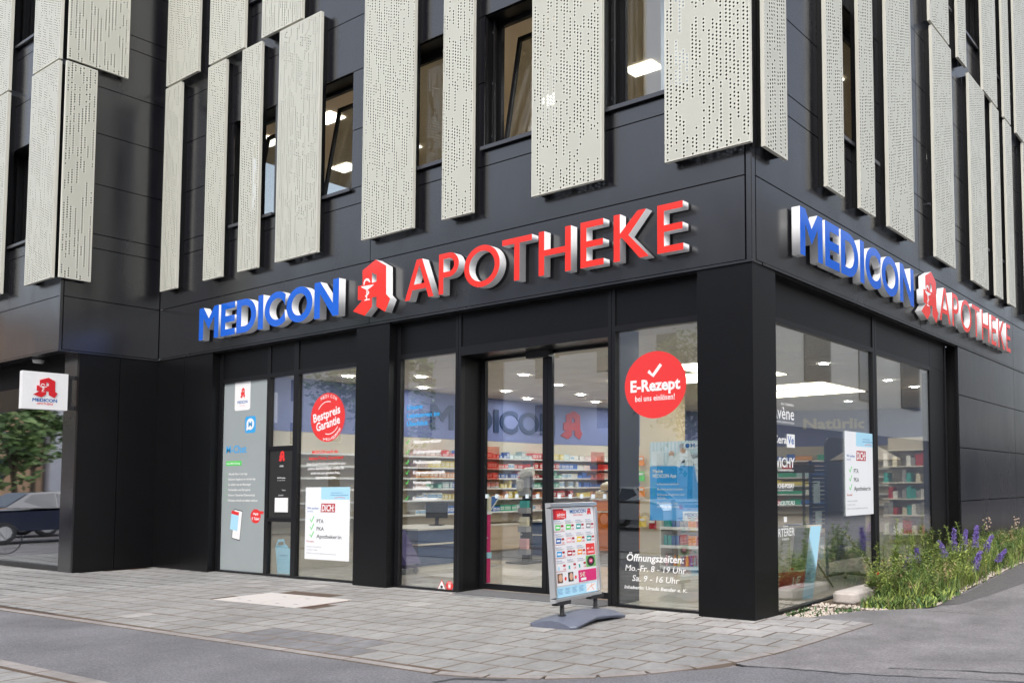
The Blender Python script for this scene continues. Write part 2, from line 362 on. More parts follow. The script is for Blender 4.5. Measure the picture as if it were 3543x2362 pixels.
def stains(m, sc=.9, lo=.80, hi=1.14):
    nt = m.node_tree; b = nt.nodes['Principled BSDF']; src = b.inputs['Base Color'].links[0].from_socket
    g = nt.nodes.new('ShaderNodeNewGeometry'); out = src
    for k, (s_, l_, h_, a_, c_) in enumerate(((sc, lo, hi, .3, .7), (6.5, .88, 1.06, .35, .65), (26, .80, 1.0, .30, .42))):
        n = nt.nodes.new('ShaderNodeTexNoise'); n.inputs['Scale'].default_value = s_; n.inputs['Detail'].default_value = 6; nt.links.new(g.outputs['Position'], n.inputs['Vector'])
        mr = nt.nodes.new('ShaderNodeMapRange'); mr.inputs[1].default_value = a_; mr.inputs[2].default_value = c_; mr.inputs[3].default_value = l_; mr.inputs[4].default_value = h_; nt.links.new(n.outputs[0], mr.inputs[0])
        vm = nt.nodes.new('ShaderNodeVectorMath'); vm.operation = 'SCALE'; nt.links.new(out, vm.inputs[0]); nt.links.new(mr.outputs[0], vm.inputs['Scale']); out = vm.outputs[0]
    nt.links.new(out, b.inputs['Base Color'])
for m_ in (M_PAVER, M_PAVER_P, M_PAVER_D, M_KERB): stains(m_)
M_SOIL = mat('soil', (0.10, 0.075, 0.05), 0.95, noise=0.4, nscale=20, bump=0.6, bscale=50)

# ground: one sheet out to the horizon (gentle slope along the side street)
b = MB()
xs = [-400, -120, -60, -30, -0.5, 0.6, 1.2, 2.0, 3.5, 6, 12, 30, 120, 400]; ys = [-400, -120, -40, -10, 0, 1, 2, 3, 4, 5, 6, 8, 10, 14, 40, 120, 400]
for i in range(len(xs) - 1):
    for j in range(len(ys) - 1):
        q = [(xs[i], ys[j]), (xs[i + 1], ys[j]), (xs[i + 1], ys[j + 1]), (xs[i], ys[j + 1])]
        b.face([(x, y, ground_h(x, y) - .028 - (.03 if x < .5 and y > -6 and x > -13.0 else 0)) for x, y in q])
struct(b.build('ground', M_ASPH2))
# pavement outline, convex, counter-clockwise
EDGE = [(-20, -4.36), (-9.03, -3.83), (-5.66, -3.68), (-2.05, -3.53), (-.92, -3.50), (-.45, -3.38), (.195, -3.04), (.477, -2.75), (.712, -2.377), (.873, -1.969), (.965, -1.55), (1.01, -1.1), (1.035, -.3), (1.056, .54)]
REGION = EDGE + [(-20, .54)]
def clip(poly_, reg):
    out = poly_
    for k in range(len(reg)):
        a, c = reg[k], reg[(k + 1) % len(reg)]; inp, out = out, []
        if not inp: return []
        f = lambda p: (c[0] - a[0]) * (p[1] - a[1]) - (c[1] - a[1]) * (p[0] - a[0])
        for i in range(len(inp)):
            p, q = inp[i], inp[(i + 1) % len(inp)]; fp, fq = f(p), f(q)
            if fp >= 0: out.append(p)
            if (fp >= 0) != (fq >= 0):
                t = fp / (fp - fq); out.append((p[0] + (q[0] - p[0]) * t, p[1] + (q[1] - p[1]) * t))
    return out
def area(p): return abs(sum(p[i][0] * p[(i + 1) % len(p)][1] - p[(i + 1) % len(p)][0] * p[i][1] for i in range(len(p)))) / 2
def shrink(p, d):
    cx = sum(q[0] for q in p) / len(p); cy = sum(q[1] for q in p) / len(p); out = []
    for q in p:
        v = Vector((q[0] - cx, q[1] - cy)); L = v.length; out.append((cx + v.x * (1 - d / L), cy + v.y * (1 - d / L)) if L > d * 1.5 else q)
    return out
def slab_mesh(p, mt, z0=-.03, z1=0.0, ins=.0105, name='paver'):
    cx = sum(q[0] for q in p) / len(p); cy = sum(q[1] for q in p) / len(p)
    loc = [(q[0] - cx, q[1] - cy) for q in p]; t = shrink(loc, ins); bb = MB(); n = len(p)
    bb.face([(q[0], q[1], z1) for q in t]); 
    for i in range(n):
        a, c = loc[i], loc[(i + 1) % n]; d, e = t[(i + 1) % n], t[i]
        bb.face([(a[0], a[1], z1 - .005), (c[0], c[1], z1 - .005), (d[0], d[1], z1), (e[0], e[1], z1)], 1)
        bb.face([(a[0], a[1], z0), (c[0], c[1], z0), (c[0], c[1], z1 - .005), (a[0], a[1], z1 - .005)], 1)
    return bb.mesh(name, [mt, M_JOINT]), (cx, cy)
b = MB(); b.face([(p[0], p[1], -.0085) for p in REGION]); PAV = struct(b.build('pavement', M_SAND))
MANH = [(-7.40, -2.03), (-5.55, -1.93), (-5.68, -1.07), (-7.53, -1.17)]
ang = R_(3.0); ca, sa = math.cos(ang), math.sin(ang); P = 0.377; PH = .366
def toW(u, v): return (-.3 + u * ca - v * sa, -1.255 + u * sa + v * ca)
DARK = [(-4.25, -3.66), (-2.03, -3.56), (-2.50, -2.83), (-4.20, -2.92)]
cells = []
for j in range(-9, 7):
    for i in range(-54, 9):
        off = ((j * 0.36) % 1.0) * P
        u0, v0 = i * P + off, j * PH; g = .005
        q = [toW(u0 + g, v0 + g), toW(u0 + P - g, v0 + g), toW(u0 + P - g, v0 + PH - g), toW(u0 + g, v0 + PH - g)]
        c = clip(q, REGION)
        if len(c) < 3 or area(c) < .006: continue
        cx = sum(p[0] for p in c) / len(c); cy = sum(p[1] for p in c) / len(c)
        if MANH[0][0] - .12 < cx < MANH[1][0] + .1 and -2.03 < cy < -1.02: 
            continue
        if cx < -13.5 and cy > -1.1: continue
        if cy > .35 and cx < -.05: continue
        if -.7 < cx < -.05 and cy > .1: continue
        dk = len(clip([(cx - .01, cy - .01), (cx + .01, cy - .01), (cx + .01, cy + .01), (cx - .01, cy + .01)], DARK)) > 2
        d = math.hypot(cx - 4.99, cy + 8.29); cells.append((-area(c) / d ** 2 * (1.5 / d), c, dk, cx, cy))
cells.sort(key=lambda t: t[0])
rest = MB()
for k, (_, c, dk, cx, cy) in enumerate(cells):
    pale = (not dk) and (random.random() < (.02 if cy < -1 else .10))
    if cy > -.42 and cx > -1.5: pale = True
    if k < 296:
        me, (x, y) = slab_mesh(c, M_PAVER_D if dk else (M_PAVER_P if pale else M_PAVER))
        o = obj('paver', me, PAV, (x, y, random.uniform(-.0016, .0016)), (random.uniform(-.003, .003), random.uniform(-.003, .003), 0))
        if dk:
            o['label'] = 'dark ribbed paver'
    else:
        t = shrink(c, .012); rest.face([(q[0], q[1], -.001) for q in t])
rest.build('paver', M_PAVER, PAV)['kind'] = 'stuff'
# utility cover of two pale slabs
uc = empty('utility_cover', 'white concrete utility cover of two slabs set in the paving before the left windows', 'manhole cover', (-6.55, -1.55, 0), (0, 0, ang))
M_COVER = mat('cover_concrete', (0.50, 0.47, 0.45), 0.8, noise=0.06, nscale=10)
MB().box(-.97, .97, -.47, .47, -.02, -.004).build('frame', mat('rust_brown', (0.09, 0.045, 0.035), 0.8, noise=.3, nscale=20), uc)
for s in (-1, 1):
    MB().box(-.90 if s < 0 else .006, -.006 if s < 0 else .90, -.42, .42, -.01, .003, top=.003).build('slab', M_COVER, uc)
    for (dx, dy) in ((s * .25, .2), (s * .62, -.22), (s * .3, -.27)):
        MB().box(dx - .035, dx + .035, dy - .012, dy + .012, .003, .0045).build('lifting_slot', M_PLGREY, uc)
# kerb strip
KP = struct(obj('kerb_line', None)); KP.empty_display_size = .1
def strip(pts, wd, ln, parent, z=.004, sgn=1, name='kerb_stone'):
    # walk along pts, drop stones
    segs = []; 
    for i in range(len(pts) - 1):
        a, c = Vector(pts[i]), Vector(pts[i + 1]); L = (c - a).length; n = max(1, round(L / ln)); 
        for k in range(n):
            p, q = a.lerp(c, k / n), a.lerp(c, (k + 1) / n); d = (q - p).normalized(); nn = Vector((d.y, -d.x)) * sgn
            p2, q2 = p + d * .005, q - d * .005
            segs.append([tuple(p2 + nn * .006), tuple(p2 + nn * wd), tuple(q2 + nn * wd), tuple(q2 + nn * .006)])
    for s in segs:
        if area(s) < .002: continue
        me, (x, y) = slab_mesh(s if sgn > 0 else s[::-1], M_KERB, -.06, z, .004, name)
        obj(name, me, parent, (x, y, 0))
strip([(-17, -4.21), (-13, -4.02)], .1, 1.0, KP); strip([(-13, -4.02), (-9.03, -3.83), (-5.66, -3.68), (-2.05, -3.53), (-.92, -3.50)], .095, 1.0, KP)
strip([(-.90, -3.50), (-.45, -3.38), (-.03, -3.19), (.30, -2.95), (.55, -2.66), (.74, -2.32), (.873, -1.969)], .115, .45, KP)
strip([(.873, -1.969), (.965, -1.50), (1.01, -1.02), (1.03, -.5), (1.056, .5)], .13, .5, KP)
# cycle path
b = MB(); b.face([(-20, -4.46, -.004), (-9.03, -3.93, -.004), (-5.6, -3.77, -.004), (-2.0, -3.63, -.004), (-.9, -3.60, -.004), (-.5, -3.50, -.004), (-.2, -3.36, -.004), (.15, -3.2, -.004), (1.18, -2.04, -.004), (3.4, -1.5, -.004), (8, -.6, -.004), (30, 4, -.004), (30, -8, -.004), (12, -4.4, -.004), (-2.78, -5.09, -.004), (-4.76, -5.17, -.004), (-20, -5.85, -.004)])
struct(b.build('cycle_path', M_ASPH))
K2 = struct(obj('outer_kerb_line', None))
strip([(-16, -5.69), (-4.76, -5.175), (-2.78, -5.095), (4, -4.76), (12, -4.4)], .13, 1.0, K2)
# outer paved strip
b = MB(); b.face([(-16, -6.6, -.012), (12, -5.4, -.012), (12, -4.5, -.012), (-2.78, -5.2, -.012), (-16, -5.8, -.012)]); P2 = struct(b.build('outer_pavement', M_SAND))
for j in range(3):
    for i in range(-9, 8):
        u0 = -4.4 + i * P + j * .13; v0 = -5.32 - (j + 1) * PH
        q = [(u0 + .004, v0 + (u0 + 4.4) * .05 + .004), (u0 + P - .004, v0 + (u0 + P + 4.4) * .05 + .004), (u0 + P - .004, v0 + PH + (u0 + P + 4.4) * .05 - .004), (u0 + .004, v0 + PH + (u0 + 4.4) * .05 - .004)]
        me, (x, y) = slab_mesh(q, M_PAVER); obj('paver', me, P2, (x, y, -.001))
# street beyond, behind the camera
b = MB(); b.face([(-200, -26, -.015), (200, -16, -.015), (200, 1, -.015), (12, -6.2, -.015), (-16, -7.5, -.015), (-200, -16.0, -.015)]); struct(b.build('road', M_ASPH))
# tar seams and patches on the asphalt of the side street
M_TAR = mat('tar_seam', (0.05, 0.05, 0.053), 0.7, noise=.4, nscale=30)
def seam(pts, wd, nm='tar_seam', m=M_TAR, z=.0):
    bb = MB(); out = []
    for i in range(len(pts) - 1):
        a, c = Vector(pts[i]), Vector(pts[i + 1]); n = max(1, int((c - a).length / .12))
        for k in range(n): q = a.lerp(c, k / n); out.append((q.x + random.uniform(-.02, .02), q.y + random.uniform(-.02, .02)))
    out.append(pts[-1]); wv = [wd * random.uniform(.35, 1.5) for _ in out]
    o = band(out, wv); n = len(out)
    for i in range(n - 1):
        q = [o[i], o[i + 1], o[2 * n - 2 - i], o[2 * n - 1 - i]]; bb.face([(p[0], p[1], ground_h(p[0], p[1]) + z) for p in q])
    return struct(bb.build(nm, m))
seam([(1.06, -2.07), (1.5, -1.99), (1.97, -1.91), (2.66, -1.70), (3.3, -1.52), (4.3, -1.25)], .018)
seam([(-.62, -3.81), (-.58, -3.62), (-.2, -3.45)], .05)
seam([(2.2, -1.55), (2.7, -1.35), (3.2, -1.22)], .02)
seam([(1.30, 1.75), (1.8, 1.79), (2.3, 1.83)], .022, 'pale_seam', mat('pale_seam', (0.30, 0.28, 0.27), 0.8), -.001)
# raised darker asphalt apron beyond the seam
def sheet(pts2, m, name, z=.0, n=1):
    bb = MB(); bb.face([(x, y, ground_h(x, y) + z) for x, y in pts2]); return struct(bb.build(name, m))
sheet([(1.18, -2.04), (3.4, -1.5), (6, -1.0), (6, 1.9), (1.25, 1.9), (.68, 1.36), (.45, .78), (.33, .48), (1.06, .54), (1.04, -.3), (1.13, -.9), (1.11, -1.45), (1.0, -2.0)], M_ASPH2, 'side_street_apron', -.006)
exec_after_ground = True

# ================================================================== THE BUILDING
BLD = empty('office_building', 'black clad corner building with cream perforated fins and a glazed pharmacy on the ground floor', 'building')
def part(b, name, m, parent=BLD, label=None):
    o = b.build(name, m, parent)
    if label: o['label'] = label
    return o
ZR = [4.055, 5.035, 6.02, 6.29, 7.24, 8.215, 9.115, 10.06, 10.34, 11.30, 12.27, 13.2]
WROWS = (3, 4, 8, 9)        # rows that window openings cut through
TH = .028; G = .0075
def panel(plane, a0, a1, z0, z1, m=M_CLAD, g=G):
    """cladding panel; plane = ('y', y0) facing -y or ('x', x0) facing +x"""
    b = MB(); ax, c = plane
    if ax == 'y': b.box(a0 + g, a1 - g, c, c + TH, z0 + g, z1 - g)
    else: b.box(c - TH, c, a0 + g, a1 - g, z0 + g, z1 - g)
    return part(b, 'cladding_panel', m)
def facade(plane, cols, wins, winsup, zr=ZR):
    for r in range(len(zr) - 1):
        z0, z1 = zr[r], zr[r + 1]
        ws = (wins if r < 6 else winsup) if r in WROWS else []
        cuts = sorted(set(cols if not ws else [cols[0], cols[-1]] + [w_ for p in ws for w_ in p] + [c for c in cols[1:-1] if not any(p[0] < c < p[1] for p in ws)]))
        for a0, a1 in zip(cuts, cuts[1:]):
            if any(abs(p[0] - a0) < 1e-6 and abs(p[1] - a1) < 1e-6 for p in ws): continue
            if a1 - a0 < .03: continue
            panel(plane, a0, a1, z0, z1)
WF = [(-11.08, -9.73), (-8.85, -7.50), (-6.43, -5.08), (-4.41, -3.06), (-2.19, -.84)]
WS = [(2.35, 3.62), (5.86, 7.20), (8.02, 9.35), (10.05, 11.35)]
WSU = [(2.35, 3.62), (5.86, 7.20), (8.02, 9.35), (10.05, 11.35)]
WL = [(-16.35, -15.0)]
facade(('y', 0.0), [-13.68, -6.98, -.088], WF, WF)
facade(('x', 0.0), [.088, 5.37, 11.20, 17.0], WS, WSU)
facade(('y', -1.65), [-22.0, -18.5, -13.73], WL, WL)
facade(('x', -13.68), [-1.60, -.004], [], [])
# corner trims
for (x0, x1, y0, y1) in ((-.068, .0, .001, .03), ):
    part(MB().box(-.07, -.006, -.004, .03, 4.04, 13.2), 'corner_trim', M_CLAD)
    part(MB().box(-.03, .004, .006, .07, 4.04, 13.2), 'corner_trim', M_CLAD)
part(MB().box(-13.725, -13.676, -1.654, -1.61, 4.04, 13.2), 'corner_trim', M_CLAD)
# lower lip of the fascia
part(MB().box(-13.676, .010, -.018, .20, 4.02, 4.048), 'fascia_lip', M_CLAD)
part(MB().box(-.20, .018, .21, 17.0, 4.02, 4.048), 'fascia_lip', M_CLAD)
part(MB().box(-22, -13.66, -1.668, -1.50, 4.02, 4.048), 'fascia_lip', M_CLAD)
part(MB().box(-13.80, -13.664, -1.49, -.02, 4.02, 4.048), 'fascia_lip', M_CLAD)
# load-bearing wall behind the cladding, with the window openings left out
def backing(plane, a0, a1, wins, z0=4.05, z1=13.2, d=.26):
    ax, c = plane
    def bx(b, p, q, za, zb):
        if ax == 'y': b.box(p, q, c + TH + .012, c + d, za, zb)
        else: b.box(c - d, c - TH - .012, p, q, za, zb)
    b = MB(); zs = [(z0, 6.29, 0), (6.29, 8.215, 1), (8.215, 10.34, 0), (10.34, 12.27, 1), (12.27, z1, 0)]
    for za, zb, k in zs:
        if not k or not wins: bx(b, a0, a1, za, zb); continue
        p = a0
        for w0, w1 in wins: bx(b, p, w0, za, zb); p = w1
        bx(b, p, a1, za, zb)
    part(b, 'wall', M_BACK)
backing(('y', 0.0), -13.64, -.27, WF); backing(('x', 0.0), .045, 17.0, WS)
backing(('y', -1.65), -22, -13.72, WL); backing(('x', -13.68), -1.36, 0.03, [])
# upper windows
M_ROOM = mat('office_wall', (0.80, 0.69, 0.53), 0.8); M_CEIL = mat('office_ceiling', (0.72, 0.64, 0.52), 0.8)
def window(plane, a0, a1, z0, z1, tilt=0.0, sill=True):
    ax, c = plane
    w_ = a1 - a0; h = z1 - z0
    root = bpy.data.objects.new('window', None); COL.objects.link(root); root.parent = BLD
    root.rotation_euler = (FR if ax == 'y' else SD).to_euler()
    root.location = (a0, c, z0) if ax == 'y' else (c, a0, z0)
    D = -.255
    f = MB(); t = .055
    f.box(0, t, 0, h, D - .06, D); f.box(w_ - t, w_, 0, h, D - .06, D); f.box(t, w_ - t, 0, t, D - .06, D); f.box(t, w_ - t, h - t, h, D - .06, D)
    f.build('frame', M_FRAME, root)
    # reveal lining and blind guide rails
    r = MB(); r.box(.001, .006, 0, h, D, -.034); r.box(w_ - .006, w_ - .001, 0, h, D, -.034); r.box(0.006, w_ - .006, h - .006, h - .001, D, -.034)
    r.build('reveal', M_CLAD2, root)
    for gx in (.03, w_ - .055): MB().box(gx, gx + .025, 0.02, h, -.16, -.125).build('guide_rail', M_FRAME, root)
    bk = MB()
    for zz in (.18, h * .5, h - .2): bk.box(.006, .03, zz, zz + .03, -.155, -.13)
    bk.build('rail_bracket', M_SILL, root)
    # sash
    sm = MB(); q = .06; H = h - 2 * t
    sm.box(t, t + q, 0, H, -.05, -.004); sm.box(w_ - t - q, w_ - t, 0, H, -.05, -.004); sm.box(t + q, w_ - t - q, 0, q, -.05, -.004); sm.box(t + q, w_ - t - q, H - q, H, -.05, -.004)
    sm.build('sash', M_FRAME, root, (0, t, D - .03), (-tilt, 0, 0))
    gl = MB(); gl.box(t + q, w_ - t - q, q, H - q, -.03, -.018); gl.build('pane', M_GLASSU, root, (0, t, D - .03), (-tilt, 0, 0))
    if sill:
        sm = MB(); sm.box(-.03, w_ + .03, -.035, -.008, -.25, .055); sm.box(-.03, w_ + .03, -.06, -.035, .045, .055); sm.build('sill', M_SILL, root)
    return root
for (a0, a1), tl in zip(WF, (9, 9, 0, 9, 0)): window(('y', 0), a0, a1, 6.30, 8.21, R_(tl))
for a0, a1 in WF[:3]: window(('y', 0), a0, a1, 10.35, 12.26)
for a0, a1 in WS: window(('x', 0), a0, a1, 6.30, 8.21)
for a0, a1 in WSU[1:]: window(('x', 0), a0, a1, 10.35, 12.26)
window(('y', -1.65), WL[0][0], WL[0][1], 6.30, 8.21); window(('y', -1.65), WL[0][0], WL[0][1], 10.35, 12.26)
# office storey behind the upper windows
part(MB().box(-22, -.27, .30, 16.9, 5.75, 5.9), 'floor_slab', M_ROOM)
part(MB().box(-13.6, -.27, .30, 16.9, 8.62, 8.68), 'office_ceiling', M_CEIL)
part(MB().box(-22, -13.7, -1.35, .2, 8.62, 8.68), 'office_ceiling', M_CEIL)
part(MB().box(-13.6, -4.6, 4.3, 4.45, 5.9, 8.62).box(-4.6, -4.45, 4.3, 16, 5.9, 8.62).box(-22, -13.7, .3, .4, 5.9, 8.62), 'office_wall', M_ROOM)
part(MB().box(-22, -.27, .30, 16.9, 12.8, 13.2).box(-22, -13.7, -1.65, .3, 12.8, 13.2), 'roof_slab', M_BACK)
part(MB().box(-13.6, -.27, .30, 16.9, 9.6, 9.8), 'floor_slab', M_BACK)
M_LED = mat('led_panel', (0.9, 0.9, 0.9), 0.5, emit=(1.0, 0.93, 0.82), estr=2.6)
for x in (-12.4, -10.3, -8.2, -6.1, -4.0, -1.9):
    for y in (1.35, 3.1): part(MB().box(x - .30, x + .30, y - .16, y + .16, 8.595, 8.615), 'led_panel', M_LED)
for y in (5.2, 7.4, 9.6):
    for x in (-1.6, -3.4): part(MB().box(x - .30, x + .30, y - .16, y + .16, 8.595, 8.615), 'led_panel', M_LED)
part(MB().box(-15.9, -15.3, -1.0, -.5, 8.595, 8.615), 'led_panel', M_LED)
for (x0, x1) in ((-7.9, -7.15), (-6.0, -5.0), (-3.3, -2.4), (-1.75, -.5)):  # white sheets added behind the panes; rightmost stands in for the reflected white sky
    part(MB().box(x0, x1, .62, .64, 6.0, 8.6), 'white_reflection_sheet', mat('white_reflection_sheet', (0.72, 0.72, 0.74), 0.8))

# perforated fins: (plane, from, to, z0, z1)
ZB, ZT, ZU = 5.34, 9.375, 9.425
FINS = [('y', -13.365, -12.76, ZB, ZT), ('y', -11.755, -11.13, ZB, ZT), ('y', -10.575, -9.955, ZB, ZT), ('y', -9.39, -8.18, ZB, ZT),
        ('y', -7.00, -5.775, ZB, ZT), ('y', -5.12, -4.485, ZB, ZT), ('y', -3.325, -2.105, ZB, ZT), ('y', -1.115, .078, ZB, ZT),
        ('y', -13.36, -12.15, ZU, 13.4), ('y', -11.745, -10.53, ZU, 13.4), ('y', -9.965, -8.74, ZU, 13.4),
        ('x', .057, .589, ZB, ZT), ('x', 1.65, 2.17, ZB, ZT), ('x', 2.70, 3.215, ZB, ZT), ('x', 3.73, 4.775, ZB, ZT), ('x', 5.80, 6.83, ZB, ZT),
        ('x', 7.87, 8.90, ZB, ZT), ('x', 9.44, 9.95, ZB, ZT), ('x', 10.44, 10.955, ZB, ZT), ('x', 11.97, 13.0, ZB, ZT),
        ('x', 5.73, 6.74, ZU, 13.4), ('x', 7.26, 7.765, ZU, 13.4), ('x', 8.85, 9.875, ZU, 13.4), ('x', 10.40, 10.93, ZU, 13.4), ('x', 11.43, 12.45, ZU, 13.4)]
FINS_L = [('y', -14.885, -13.69, ZB, ZT - .01), ('y', -17.22, -16.035, ZB, ZT - .01), ('y', -14.86, -13.685, ZU - .02, 13.4), ('y', -17.2, -16.03, ZU - .02, 13.4)]
FINS_M = [('x', -1.735, -1.245, ZB, ZT - .03), ('x', -1.72, -.74, ZU - .03, 13.4)]
def fin(ax, a0, a1, z0, z1, c):
    root = bpy.data.objects.new('perforated_fin', None); COL.objects.link(root); root.parent = BLD
    root.rotation_euler = (FR if ax == 'y' else SD).to_euler(); root.location = (a0, c, z0) if ax == 'y' else (c, a0, z0)
    w_, h = a1 - a0, z1 - z0; F = .15; T = .052; u0 = (a0 % 1.0) * 7.3; e = .0
    m = MB(); r = .012
    m.face([(r, r, F), (w_ - r, r, F), (w_ - r, h - r, F), (r, h - r, F)], 1, [(u0 + r, r), (u0 + w_ - r, r), (u0 + w_ - r, h - r), (u0 + r, h - r)])
    for q in ([(0, 0), (w_, 0), (w_ - r, r), (r, r)], [(w_, 0), (w_, h), (w_ - r, h - r), (w_ - r, r)], [(w_, h), (0, h), (r, h - r), (w_ - r, h - r)], [(0, h), (0, 0), (r, r), (r, h - r)]):
        m.face([(x, y, F) for x, y in q], 0)
    m.box(0, .003, 0, h, F - T, F - .0005); m.box(w_ - .003, w_, 0, h, F - T, F - .0005); m.box(.003, w_ - .003, 0, .003, F - T, F - .0005); m.box(.003, w_ - .003, h - .003, h, F - T, F - .0005)
    me = m.mesh('perforated_fin', [M_FIN, M_PERF]); bpy.data.objects.remove(root)
    root = obj('perforated_fin', me, BLD, (a0, c, z0) if ax == 'y' else (c, a0, z0)); root.rotation_euler = (FR if ax == 'y' else SD).to_euler()
    k = MB(); n = .05
    for x in (n, w_ - n - .006):
        k.box(x, x + .006, .03, h - .03, .002, F - .012)
        k.box(x - .022, x + .028, .03, h - .03, F - .012, F - .008)
    k.build('mounting_rail', M_CLAD2, root)
    bl = MB()
    for x in (w_ - n, n - .004):
        y = .12
        while y < min(h, 4): bl.box(x, x + .004, y, y + .012, .09, .102); y += .55
    bl.build('bolt', M_CHROME, root)
    return root
for f in FINS: fin(*f, 0.0)
for f in FINS_L: fin(*f, -1.65)
for f in FINS_M: fin(*f, -13.68)

# ---- ground floor black piers and walls
def solid(x0, x1, y0, y1, z0, z1, name, m=M_CLAD2, label=None): return part(MB().box(x0, x1, y0, y1, z0, z1), name, m, BLD, label)
solid(-.762, -.004, .004, .53, -.02, 4.02, 'corner_pier', M_CLAD2)
solid(-7.30, -6.475, .004, .24, -.05, 4.02, 'pier', M_CLAD2)
solid(-12.655, -11.635, .004, .20, -.03, 4.02, 'wall_panel'); solid(-13.68, -12.665, .004, .20, -.03, 4.02, 'wall_panel')
solid(-13.76, -13.68, -1.32, -.665, -.02, 4.02, 'wall_panel'); solid(-13.76, -13.68, -.655, .0, -.02, 4.02, 'wall_panel')
solid(-14.30, -13.765, -1.318, -.9, -.03, 4.02, 'pier', M_CLAD)
solid(-22, -13.77, -.6, -.5, 0, 4.02, 'wall', M_BACK); solid(-14.2, -11.64, .21, .26, -.05, 4.05, 'wall', M_BACK); solid(-13.9, -13.77, -1.3, .205, -.05, 4.05, 'wall', M_BACK); solid(-13.70, -13.675, .001, .05, -.02, 4.02, 'corner_strip')
solid(-11.6, -.26, .22, .25, 3.50, 4.05, 'wall', M_BACK); solid(-.25, -.22, .25, 7.2, 3.50, 4.05, 'wall', M_BACK)
# soffits
solid(-13.66, -.2, .02, .165, 4.0, 4.018, 'soffit', M_CLAD2); solid(-.165, -.02, .54, 7.3, 4.0, 4.018, 'soffit', M_CLAD2)
solid(-22, -13.68, -1.64, -.9, 4.022, 4.035, 'soffit', M_CLAD2); 
# far dark cladding of the side street ground floor
for (y0, y1) in ((7.30, 11.20), (11.20, 17.0)):
    for z0, z1 in ((.24, 1.178), (1.178, 2.155), (2.155, 3.125), (3.125, 4.02)): panel(('x', 0.0), y0, y1, z0, z1)
solid(-.30, -.032, 7.30, 17.0, -.05, 4.02, 'wall', M_BACK); solid(-.02, .006, 7.3, 17, .19, .236, 'base_flashing', M_SILL)
solid(-.52, -.04, 7.27, 7.30, 0, 4.0, 'reveal')
# far side of the block seen beyond the end
# ---- shopfront glazing: front
SF = bpy.data.objects.new('shopfront', None); COL.objects.link(SF); SF.parent = BLD
def bar(x0, x1, z0, z1, y0=.140, y1=.215, nm='mullion', m=M_FRAME): return part(MB().box(x0, x1, y0, y1, z0, z1), nm, m, SF)
def pane(x0, x1, z0, z1, y=.178, m=M_GLASS): return part(MB().box(x0, x1, y, y + .012, z0, z1), 'pane', m, SF)
def spandrel(x0, x1, z0=3.526, z1=4.0): return part(MB().box(x0 + .004, x1 - .004, .155, .20, z0 + .004, z1), 'spandrel_panel', M_CLAD2, SF)
# right group
for x0, x1 in ((-6.47, -6.385), (-5.135, -5.08), (-5.072, -5.018), (-2.245, -2.192), (-2.184, -2.125), (-.86, -.76)): bar(x0, x1, -.03, 4.0)
for x0, x1 in ((-6.385, -5.135), (-2.125, -.86)): bar(x0, x1, 3.455, 3.53, nm='transom'); bar(x0, x1, -.03, .03, nm='bottom_rail'); pane(x0, x1, .03, 3.455); spandrel(x0, x1)
bar(-5.018, -2.245, 3.40, 3.53, y1=.62, nm='door_header'); spandrel(-5.018, -2.245)
# left group
for x0, x1 in ((-11.63, -11.52), (-10.05, -9.95), (-9.235, -9.10), (-7.42, -7.30)): bar(x0, x1, -.03, 4.0)
for x0, x1 in ((-11.52, -10.05), (-9.10, -7.42)): bar(x0, x1, 3.44, 3.515, nm='transom'); bar(x0, x1, -.03, .035, nm='bottom_rail'); pane(x0, x1, .035, 3.44); spandrel(x0, x1, 3.511)
bar(-9.95, -9.235, 3.44, 3.515, nm='transom'); spandrel(-9.95, -9.235, 3.511); bar(-9.95, -9.235, 2.17, 2.235, nm='transom'); bar(-9.95, -9.235, .935, 1.0, nm='transom'); bar(-9.95, -9.235, -.03, .035, nm='bottom_rail')
pane(-9.95, -9.235, 2.235, 3.44); pane(-9.95, -9.235, .035, .935); bar(-9.95, -9.235, 1.0, 2.17, .160, .19, 'black_panel', M_PBLACK)
# door recess
part(MB().box(-5.10, -5.03, .215, .66, -.02, 3.9), 'door_reveal', M_CLAD2, SF); part(MB().box(-2.23, -2.16, .215, .66, -.02, 3.9), 'door_reveal', M_CLAD2, SF)
DOOR = bpy.data.objects.new('sliding_door', None); COL.objects.link(DOOR); DOOR.parent = BLD
def leaf(x0, x1):
    l = MB(); l.box(x0, x0 + .085, .53, .575, .02, 3.43).box(x1 - .085, x1, .53, .575, .02, 3.43).box(x0 + .085, x1 - .085, .53, .575, .02, .10).box(x0 + .085, x1 - .085, .53, .575, 3.36, 3.43)
    l.build('door_leaf', M_FRAME, DOOR); MB().box(x0 + .085, x1 - .085, .545, .557, .10, 3.36).build('pane', M_GLASS, DOOR)
leaf(-5.03, -3.690); leaf(-3.682, -2.23)
M_FROST = mat('frosted_square', (0.62, 0.70, 0.74), 0.5)
for i in range(13):
    x = -4.90 + i * .2055
    if -3.80 < x < -3.56: continue
    MB().box(x - .029, x + .029, .536, .5405, 1.337, 1.395).build('frosted_square', M_FROST, DOOR)
MB().box(-3.60, -3.58, .52, .53, 1.0, 1.16).build('door_handle', M_CHROME, DOOR)
MB().box(-4.02, -3.58, .44, .53, 3.31, 3.40).build('motion_sensor', M_BLKPL, DOOR)
part(MB().box(-4.99, -2.26, .0, .50, .0035, .012), 'door_mat', mat('ribbed_mat', (0.10, 0.10, 0.105), 0.9, noise=.5, nscale=70), SF)
part(MB().box(-5.0, -2.25, -.05, -.02, .0025, .010), 'threshold_strip', M_CHROME, SF)
